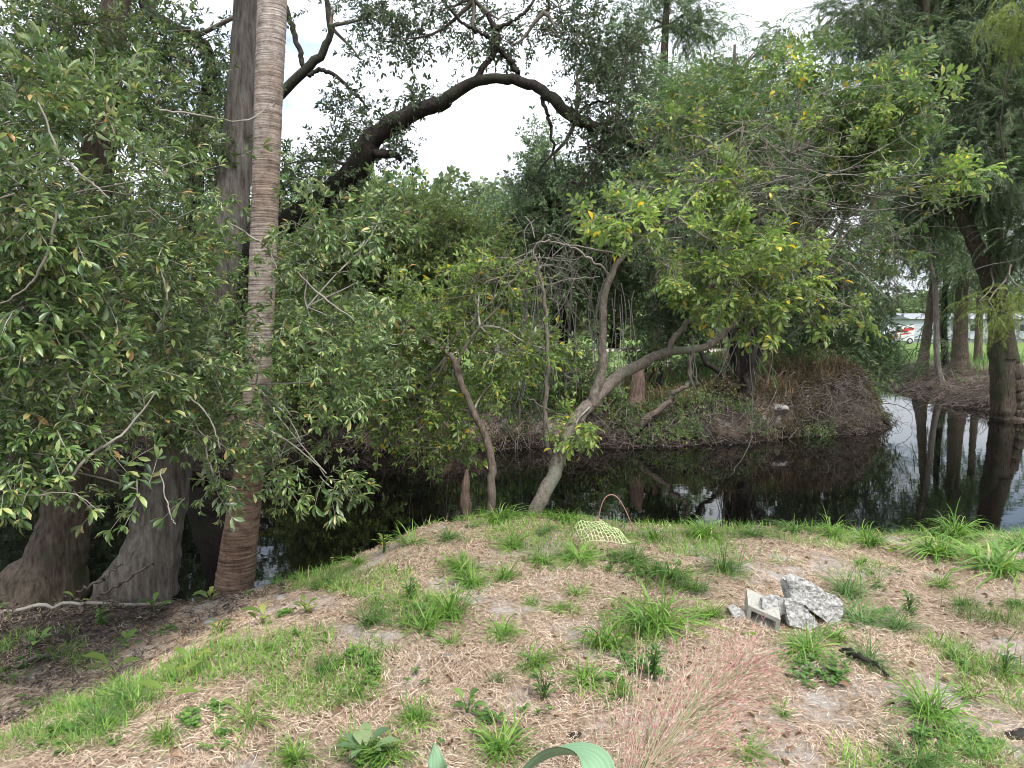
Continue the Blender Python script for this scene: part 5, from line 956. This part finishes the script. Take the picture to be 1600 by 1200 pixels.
# broad lime sprouts and dark weed plants
def sprout(px, py, ls, n, lab, mat, name='weed_plant', W=.45, h=.08, seed=1):
    ls *= 1.35 if n < 10 else 1.0
    b = G(px, py); r = np.random.default_rng(seed); ps = []; st = []
    rt = root(name, lab, 'weed', b)
    for i in range(n):
        az = i*2.4+r.random(); hh = h*(i+1)/n; o_ = b+np.array([r.normal()*.01, r.normal()*.01, hh]); d = np.array([math.cos(az)*.8, math.sin(az)*.8, .3+.6*r.random()])
        V, F = leaf_hi(1, W, .15, .3, ob=0); ps.append((place(V, o_+nrm(d)*.02, d, (0, 0, 1), ls*(.6+.6*r.random())), F)); st.append([b, (b+o_)/2, o_+nrm(d)*.025])
    mk('leaves', ps, mat, rt); mk('stems', [tubes(np.array(st), np.full((n, 3), .0015), 4)], M['weed'], rt)
for k, a in enumerate([(172, 1058, .10, 2, 'single broad lime leaf standing on the left slope', M['limeleaf']), (277, 1070, .10, 3, 'lime sprout in the straw on the left slope', M['limeleaf']), (262, 1105, .09, 2, 'small lime sprout below another on the left slope', M['limeleaf']), (410, 978, .08, 5, 'lime leafed plant up the left slope near the palm', M['limeleaf']), (300, 1050, .08, 3, 'pair of lime leaves in the middle of the left slope', M['limeleaf']), (330, 940, .09, 5, 'lime leafed plant at the foot of the second flared trunk', M['limeleaf']), (240, 955, .08, 5, 'broad leafed plant in the dark soil right of the leftmost trunk', M['weed']), (200, 1015, .07, 7, 'broad leafed plant in the middle of the dark soil', M['weed']), (60, 1010, .07, 7, 'broad leafed plant at the left edge of the dark soil', M['weed']), (345, 990, .06, 12, 'leafy lime weed on the slope below the palm', M['limeleaf']), (480, 960, .06, 12, 'leafy lime weed above the loose blue green tuft', M['limeleaf']),
                       (118, 948, .07, 2, 'small lime leafed seedling beside the fallen sticks', M['limeleaf']), (1570, 1060, .045, 22, 'bushy dark weed at the right margin', M['weed']), (1020, 1060, .045, 40, 'leafy weed growing at the top left of the pink grass', M['weed']), (1000, 1000, .04, 22, 'leafy weed under the large arching tuft', M['weed']), (570, 1190, .07, 9, 'grey green broad leaved weed at the bottom edge left of centre', M['greyleaf']),
                       (730, 1118, .045, 9, 'small dark weed in the foreground straw left of centre', M['weed']), (850, 1095, .04, 26, 'low leafy weed in the middle foreground', M['weed']), (640, 940, .04, 30, 'leafy weed on the left shoulder of the mound', M['weed']), (160, 980, .05, 26, 'leafy weed below the fallen sticks', M['weed']), (600, 865, .05, 24, 'lime weed climbing the left lip of the mound', M['limeleaf']), (420, 912, .06, 18, 'leafy green weed at the foot of the palm', M['weed']), (1420, 960, .04, 26, 'leafy weed patch right of the rubble', M['weed'])]):
    sprout(*a, seed=k, h=.06 if a[3] < 15 else .12)

# ---- concrete rubble
def conc(name, c1, c2):
    m, t, b, N, L = newmat(name)
    tc = N.new('ShaderNodeTexCoord'); v = N.new('ShaderNodeTexNoise'); v.inputs['Scale'].default_value = 60; v.inputs['Detail'].default_value = 10; v.inputs['Roughness'].default_value = .75; L.new(tc.outputs['Object'], v.inputs['Vector'])
    c = ramp(N, [(.36, c1), (.50, tuple((a+b_)/2 for a, b_ in zip(c1, c2))), (.62, c2)]); L.new(v.outputs['Fac'], c.inputs['Fac']); L.new(c.outputs['Color'], b.inputs['Base Color']); b.inputs['Roughness'].default_value = .9
    bp = N.new('ShaderNodeBump'); bp.inputs['Strength'].default_value = 1; bp.inputs['Distance'].default_value = .012; L.new(v.outputs['Fac'], bp.inputs['Height']); L.new(bp.outputs['Normal'], b.inputs['Normal'])
    return m
M['conc'] = conc('rough broken concrete', (.17, .165, .155), (.58, .57, .55)); M['smooth'] = conc('smooth cast concrete', (.33, .32, .28), (.47, .45, .40))
def chunk(pxpoly, depth, lab, mat, name='concrete_chunk', seed=0, Y=None, jag=.012, tilt=.25):
    """irregular slab: outline from photo pixels at its own distance, real thickness behind it"""
    pts = np.array([P(a, b, Y) for a, b in pxpoly]); c = pts.mean(0); n = len(pts)
    pts[:, 1] += (pts[:, 2]-pts[:, 2].min())*tilt
    import bmesh
    bm = bmesh.new(); f = [bm.verts.new(p) for p in pts]; bk = [bm.verts.new(c+(p-c)*.93+np.array([depth*.12, depth, -depth*.30])) for p in pts]
    bm.faces.new(f); bm.faces.new(bk[::-1])
    for i in range(n): j = (i+1) % n; bm.faces.new((f[j], f[i], bk[i], bk[j]))
    bmesh.ops.recalc_face_normals(bm, faces=bm.faces)
    bmesh.ops.triangulate(bm, faces=bm.faces); 
    for _ in range(5):
        le = [e for e in bm.edges if e.calc_length() > .014]
        if le: bmesh.ops.subdivide_edges(bm, edges=le, cuts=1); bmesh.ops.triangulate(bm, faces=[q for q in bm.faces if len(q.verts) > 3])
    V = np.array([v.co[:] for v in bm.verts]); bm.normal_update(); Nn = np.array([v.normal[:] for v in bm.verts]); F = np.array([[v.index for v in q.verts] for q in bm.faces]); bm.free()
    V = V+Nn*(jag*((vn3(V*14+seed, seed)-.5)*1.6+(vn3(V*40+seed, seed+1)-.5)+.6*(vn3(V*110+seed, seed+2)-.5)))[:, None]
    o = mk(name, [(V-c, F)], mat, smooth=False); o.location = c; tag(o, lab, 'concrete', 'broken concrete rubble'); return o
gc = G(1270, 992); Yg = gc[1]
chunk([(1238, 912), (1252, 906), (1272, 912), (1290, 928), (1312, 936), (1322, 944), (1318, 962), (1312, 980), (1298, 978), (1282, 965), (1262, 948), (1240, 944)], .16, 'largest rough concrete chunk, tilted down to the right in the grass', M['conc'], Y=G(1280, 980)[1]+.01, seed=1, jag=.02)
chunk([(1232, 942), (1248, 940), (1262, 952), (1276, 968), (1284, 980), (1262, 986), (1236, 978), (1231, 960)], .10, 'rough concrete lump leaning on the front of the largest chunk', M['conc'], Y=G(1260, 985)[1]-.015, seed=3, jag=.018)
chunk([(1194, 938), (1206, 933), (1222, 936), (1229, 944), (1228, 958), (1214, 964), (1200, 960), (1193, 950)], .08, 'small grey rounded concrete piece resting on the pale hollow block', M['conc'], Y=G(1212, 985)[1]+.03, seed=5, jag=.010)
chunk([(1140, 952), (1152, 948), (1162, 956), (1168, 966), (1158, 972), (1146, 964)], .08, 'thin grey concrete shard at the left end of the rubble', M['conc'], Y=G(1155, 968)[1], seed=7, jag=.008)
# hollow pale block: four walls round an opening, open towards the viewer
rt = root('hollow_block', 'pale hollow cast block with an open end, half under the small grey piece', 'concrete block', P(1200, 970, Yg-.08)); rt['group'] = 'broken concrete rubble'
o3 = G(1166, 968, -.012); ux = G(1216, 991, -.012)-o3; uz = np.array([.004, -.008, .064]); uy = np.array([.035, .14, .045])
def pb3(a0, a1, b0, b1, c0, c1):
    V, F = boxp(0, 1, 0, 1, 0, 1); q = V*np.array([a1-a0, b1-b0, c1-c0])+np.array([a0, b0, c0]); return o3+q[:, :1]*ux+q[:, 1:2]*uy+q[:, 2:3]*uz, F
mk('shell', [pb3(0, 1, 0, 1, 0, .22), pb3(0, 1, 0, 1, 1.15, 1.5), pb3(0, .12, .003, .997, .22, 1.15), pb3(.88, 1, .003, .997, .22, 1.15), pb3(.12, .88, .9, .99, .22, 1.15)], M['smooth'], rt, smooth=False)

# ---- netting
rt_c = P(936, 830, G(936, 838)[1]); Yn = rt_c[1]
nu, nv = 15, 7; U, Vv = np.meshgrid(np.linspace(0, 1, nu), np.linspace(0, 1, nv))
pxn = 902+U*72+Vv*14-8*(1-U)*Vv; xn = (pxn-800)/FPX*Yn; yn = Yn-.32*Vv+.02*np.sin(U*9); zn = height(xn, yn)+.015+.065*np.sin(np.clip(U*1.0, 0, 1)*math.pi)**.6*(1-Vv)**.5+.012*np.sin(U*13+Vv*7)
yn = yn+.12
zn = np.maximum(zn, height(xn, yn)+.012)
G3 = np.stack([xn, yn, zn], -1); segs = []
for j in range(nv):
    for i in range(nu):
        o2 = .5 if j % 2 else 0
        def gp(i, j):
            ii = min(max(i, 0), nu-1); return G3[j, ii]
        if i < nu-1:
            a = gp(i, j)*(1-o2*0)+0; mid = (gp(i, j)+gp(i+1, j))/2; lift = np.array([0, 0, .004*(1 if (i+j) % 2 else -1)])
            segs.append([gp(i, j), mid+(gp(i, min(j+1, nv-1))-gp(i, j))*.22*(1 if i % 2 else -1), gp(i+1, j)])
        if j < nv-1 and (i+j) % 2 == 0: segs.append([gp(i, j), (gp(i, j)+gp(i, j+1))/2, gp(i, j+1)])
        if j < nv-1 and (i+j) % 2 == 1: segs.append([gp(i, j), (gp(i, j)+gp(i, j+1))/2+np.array([.002, 0, 0]), gp(i, j+1)])
o = mk('plastic_netting', [tubes(np.array(segs), np.full((len(segs), 3), .0030), 5)], flatmat('pale lime plastic', (.52, .62, .30), .4, .1, 20)); tag(o, 'crumpled pale lime plastic netting on top of the bank in front of the arched stem', 'netting')
# ---- arched stem
b_ = G(937, 815); Ya = Yn+.12
o = mk('arched_stem', [PL([(934, 822, Ya, .9), (937, 800, Ya, .9), (944, 780, Ya, .85), (955, 773, Ya, .85), (967, 780, Ya, .85), (980, 803, Ya, .85), (990, 830, Ya, .9)], 40, 6)], flatmat('reddish dry stem', (.30, .16, .12), .6, .2, 20)); tag(o, 'thin reddish stem bent into an arch over the netting', 'stem')
# ---- small stones and dark lump
for px, py, r, lab, mt in [(697, 1026, .02, 'small white stone in the straw under the sprawling tuft', 'rock'), (440, 936, .05, 'pale limestone lump showing through the straw near the palm', 'rock'), (330, 975, .06, 'grey stone streak on the upper left slope', 'rock'), (385, 1015, .025, 'small grey stone on the left slope', 'rock'), (1340, 1060, .02, 'small grey pebble in the right foreground straw', 'rock'), (1590, 1150, .05, 'dark brown lump of dirt at the right edge', 'oakbark'), (898, 1150, .03, 'dark clod in the straw near the bottom centre', 'oakbark')]:
    c = G(px, py); o = mk('stone', [rock((0, 0, 0), r, int(px)+1, 3, .6, (1.3, .9, .5))], M[mt]); o.location = c+np.array([0, 0, r*.1]); tag(o, lab, 'stone')
# ---- fallen sticks at the left
for k, (seq, lab) in enumerate([([(0, 962, 0, 3), (60, 955, 0, 4), (150, 950, 0, 4), (300, 940, 0, 4), (350, 938, 0, 2)], 'long pale fallen stick lying across the foot of both flared trunks'),
                  ([(20, 925, 0, 3), (90, 935, 0, 3.5), (170, 948, 0, 3), (210, 955, 0, 2)], 'dark fallen branch below the leftmost flared trunk'), ([(150, 935, 0, 2), (200, 905, 0, 3), (240, 880, 0, 2)], 'thin dead branch leaning between the two flared trunks'),
                  ([(120, 925, 0, 2), (160, 905, 0, 2.5), (190, 880, 0, 1.4)], 'thin dead branch leaning on the right side of the leftmost trunk'), ([(10, 1052, 0, 2), (60, 1035, 0, 3), (110, 1020, 0, 2)], 'short stick in the dark soil at the lower left'),
                  ([(1310, 1025, 0, 3), (1345, 1038, 0, 5), (1385, 1058, 0, 3)], 'blackened stick half hidden in the straw right of the rubble')]):
    rows = []
    for a, b, _, hw in seq:
        if k in (2, 3): g = P(a, b, Y2-.42)
        else: g = G(a, b, .03)
        rows.append((*g, hw*g[1]/FPX*.8))
    o = mk('fallen_stick', [limb(rows, 26, 7, .15, k, wob=.04)], M['twig'] if k == 0 else M['bark'] if k != 5 else M['oakbark']); tag(o, lab, 'stick')
x = rng.uniform(-4.6, -1.3, 1500); y = rng.uniform(3.2, 5.7, 1500); k = ((-x-1.3-.42*(5.6-y)) > 0)&(y < y_edge(x)); x, y = x[k], y[k]; n = len(x)
A = np.stack([x, y, height(x, y)+.01], -1); D = rng.normal(size=(n, 3))*np.array([.09, .07, .02])
tag(mk('leaf_litter', [curves(A, A+D, .25, 0, 4, .003, .0012, 3)]+scatter(A[:400]+np.array([0, 0, .01]), rng.normal(size=(min(400, n), 3))*np.array([1, 1, .15]), 'bush', .35)[0], M['littertwig']), 'dead twigs and brown leaves on the dark soil under the trunks', 'litter', kind='stuff')

# ---- pink plume grass
pc = np.array([.24, 1.72, 0]); pc[2] = H(pc[0], pc[1]); rt = root('pink_grass', 'feathery pink seed plume leaning right over the straw in the foreground', 'grass', pc)
def plume(Yd):
    a = P(955, 1225, 1.55); stems, spk = [], []
    r = np.random.default_rng(9); main = spline([(*P(950, 1320, 1.45), 1), (*P(1000, 1215, 1.6), 1), (*P(1075, 1120, 1.8), 1), (*P(1145, 1060, 2.0), 1), (*P(1215, 1010, 2.2), 1)], 60)[:, :3]
    for i in range(340):
        t = r.random()**.9; o_ = main[int(t*50)]; ax = main[min(59, int(t*50)+8)]-main[int(t*50)]; ax /= np.linalg.norm(ax)
        side = nrm(np.cross(ax, (0, -.6, .8))); s_ = r.normal()*.62; s_ = s_ if s_ > 0 else s_*.6; L_ = (.26+.26*r.random())*(1-.55*t)
        d = nrm(ax+side*s_+np.array([0, 0, .22])*r.normal()+np.array([0, 0, .10])); tt = np.linspace(0, 1, 7)
        pth = o_+np.outer(tt*L_, d)+np.outer(tt**2, r.normal(size=3)*.02+np.array([.012, 0, -.022]))
        stems.append(pth)
        for q in range(32):
            u = (.25+.75*r.random())*5.99; i0 = int(u); p = pth[i0]+(pth[i0+1]-pth[i0])*(u-i0); e = nrm(d+r.normal(size=3)*.35); l = .010+.010*r.random(); wv = nrm(np.cross(e, r.normal(size=3)))*.0011
            spk.append(np.array([p, p+e*l*.5-wv, p+e*l, p+e*l*.5+wv]))
    return main, np.array(stems), np.array(spk)
main, st, spk = plume(0)
M['pink'] = leafmat('pink seed head', [(0, (.34, .13, .14)), (.5, (.52, .28, .27)), (.8, (.58, .43, .36)), (1, (.60, .54, .42))], rough=.6, trans=.35, spec=.2, var=.2)
M['pstem'] = leafmat('pale green stem', [(0, (.20, .28, .13)), (.5, (.34, .33, .18)), (1, (.46, .30, .25))], rough=.6, trans=.2)
n = len(spk); mk('seed_heads', [(spk.reshape(-1, 3), (np.array([[0, 1, 2], [0, 2, 3]])[None]+(np.arange(n)*4)[:, None, None]).reshape(-1, 3))], M['pink'], rt)
mk('stems', [tubes(st, np.linspace(.0011, .0005, 7)[None]*np.ones((len(st), 1)), 3), tubes(main[None], np.linspace(.0035, .001, 60)[None], 6)], M['pstem'], rt)
# ---- strap leaves at the bottom edge
def strap(pts, W, lab):
    s_ = spline([(*P(a, b, Y), 0) for a, b, Y in pts], 40)[:, :3]; T_ = nrm(np.gradient(s_, axis=0)); sd = nrm(np.cross(T_, np.array([0, .35, 1.0]))); t = np.linspace(0, 1, 40)
    w_ = W*np.minimum(1, (1-t)*3.2)**.6*(.75+.25*np.sin(t*3)); Nn = np.cross(sd, T_)
    cols = [s_+sd*(q*w_)[:, None]+Nn*(abs(q)**1.5*w_*.5+.0012*math.cos(q*24))[:, None] for q in np.linspace(-1, 1, 13)]
    V = np.stack(cols, 1).reshape(-1, 3); i = (np.arange(39)[:, None]*13+np.arange(12)[None]).ravel()
    V2 = V-np.tile(np.repeat(Nn*.0015, 13, axis=0), 1)
    return [(V, np.stack([i, i+1, i+14, i+13], -1)), (V2, np.stack([i+13, i+14, i+1, i], -1))]
m, t, b, N, L = newmat('blue green strap leaf')
at = N.new('ShaderNodeVertexColor'); at.layer_name = 'across'; sp = N.new('ShaderNodeSeparateColor'); L.new(at.outputs['Color'], sp.inputs['Color'])
cb = N.new('ShaderNodeCombineXYZ'); mu = N.new('ShaderNodeMath'); mu.operation = 'MULTIPLY'; mu.inputs[1].default_value = 26; L.new(sp.outputs['Red'], mu.inputs[0]); L.new(mu.outputs[0], cb.inputs['X']); L.new(sp.outputs['Green'], cb.inputs['Y'])
n1 = N.new('ShaderNodeTexNoise'); n1.inputs['Scale'].default_value = 1.4; n1.inputs['Detail'].default_value = 3; L.new(cb.outputs[0], n1.inputs['Vector'])
c = ramp(N, [(.32, (.13, .23, .13)), (.68, (.22, .35, .205))]); L.new(n1.outputs['Fac'], c.inputs['Fac'])
tc = N.new('ShaderNodeTexCoord'); n2 = N.new('ShaderNodeTexNoise'); n2.inputs['Scale'].default_value = 45; n2.inputs['Detail'].default_value = 8; L.new(tc.outputs['Object'], n2.inputs['Vector'])
c2 = ramp(N, [(.62, (0, 0, 0)), (.70, (1, 1, 1))]); L.new(n2.outputs['Fac'], c2.inputs['Fac']); x_ = N.new('ShaderNodeMix'); x_.data_type = 'RGBA'; x_.inputs['B'].default_value = (.34, .33, .18, 1); L.new(c2.outputs['Color'], x_.inputs['Factor']); L.new(c.outputs['Color'], x_.inputs['A'])
L.new(x_.outputs['Result'], b.inputs['Base Color']); b.inputs['Roughness'].default_value = .5; b.inputs['Specular IOR Level'].default_value = .4
bp = N.new('ShaderNodeBump'); bp.inputs['Strength'].default_value = .4; bp.inputs['Distance'].default_value = .0015; L.new(n1.outputs['Fac'], bp.inputs['Height']); L.new(bp.outputs['Normal'], b.inputs['Normal'])
sp_ = P(860, 1330, 1.15); rt = root('strap_leaf_plant', 'blue green plant with broad folded strap leaves at the bottom edge', 'plant', (sp_[0], sp_[1], H(sp_[0], sp_[1])))
gb = (860, 1500)
for pts, W in [([(880, 1560, 1.2), (925, 1340, 1.10), (938, 1250, 1.14), (925, 1192, 1.2), (885, 1178, 1.26), (835, 1196, 1.3), (770, 1256, 1.3)], .031), ([(850, 1560, 1.2), (720, 1330, 1.2), (684, 1230, 1.22), (678, 1160, 1.25)], .030), ([(870, 1560, 1.2), (990, 1400, 1.15), (1060, 1290, 1.15), (1120, 1260, 1.2)], .022)]:
    lo = mk('leaf', strap(pts, W, ''), m, rt)
    g2 = np.ones((1040, 4), np.float32); g2[:, 0] = np.tile(np.tile(np.linspace(0, 1, 13), 40), 2); g2[:, 1] = np.tile(np.repeat(np.linspace(0, 1, 40), 13), 2)
    lo.data.color_attributes.new('across', 'FLOAT_COLOR', 'POINT').data.foreach_set('color', g2.ravel())
print('TRI', sorted(TRI[1:], key=lambda a: -a[2])[:14])
print('objects', len(C.objects), 'tris', sum(len(o.data.loops)-2*len(o.data.polygons) for o in C.objects if o.type == 'MESH'))
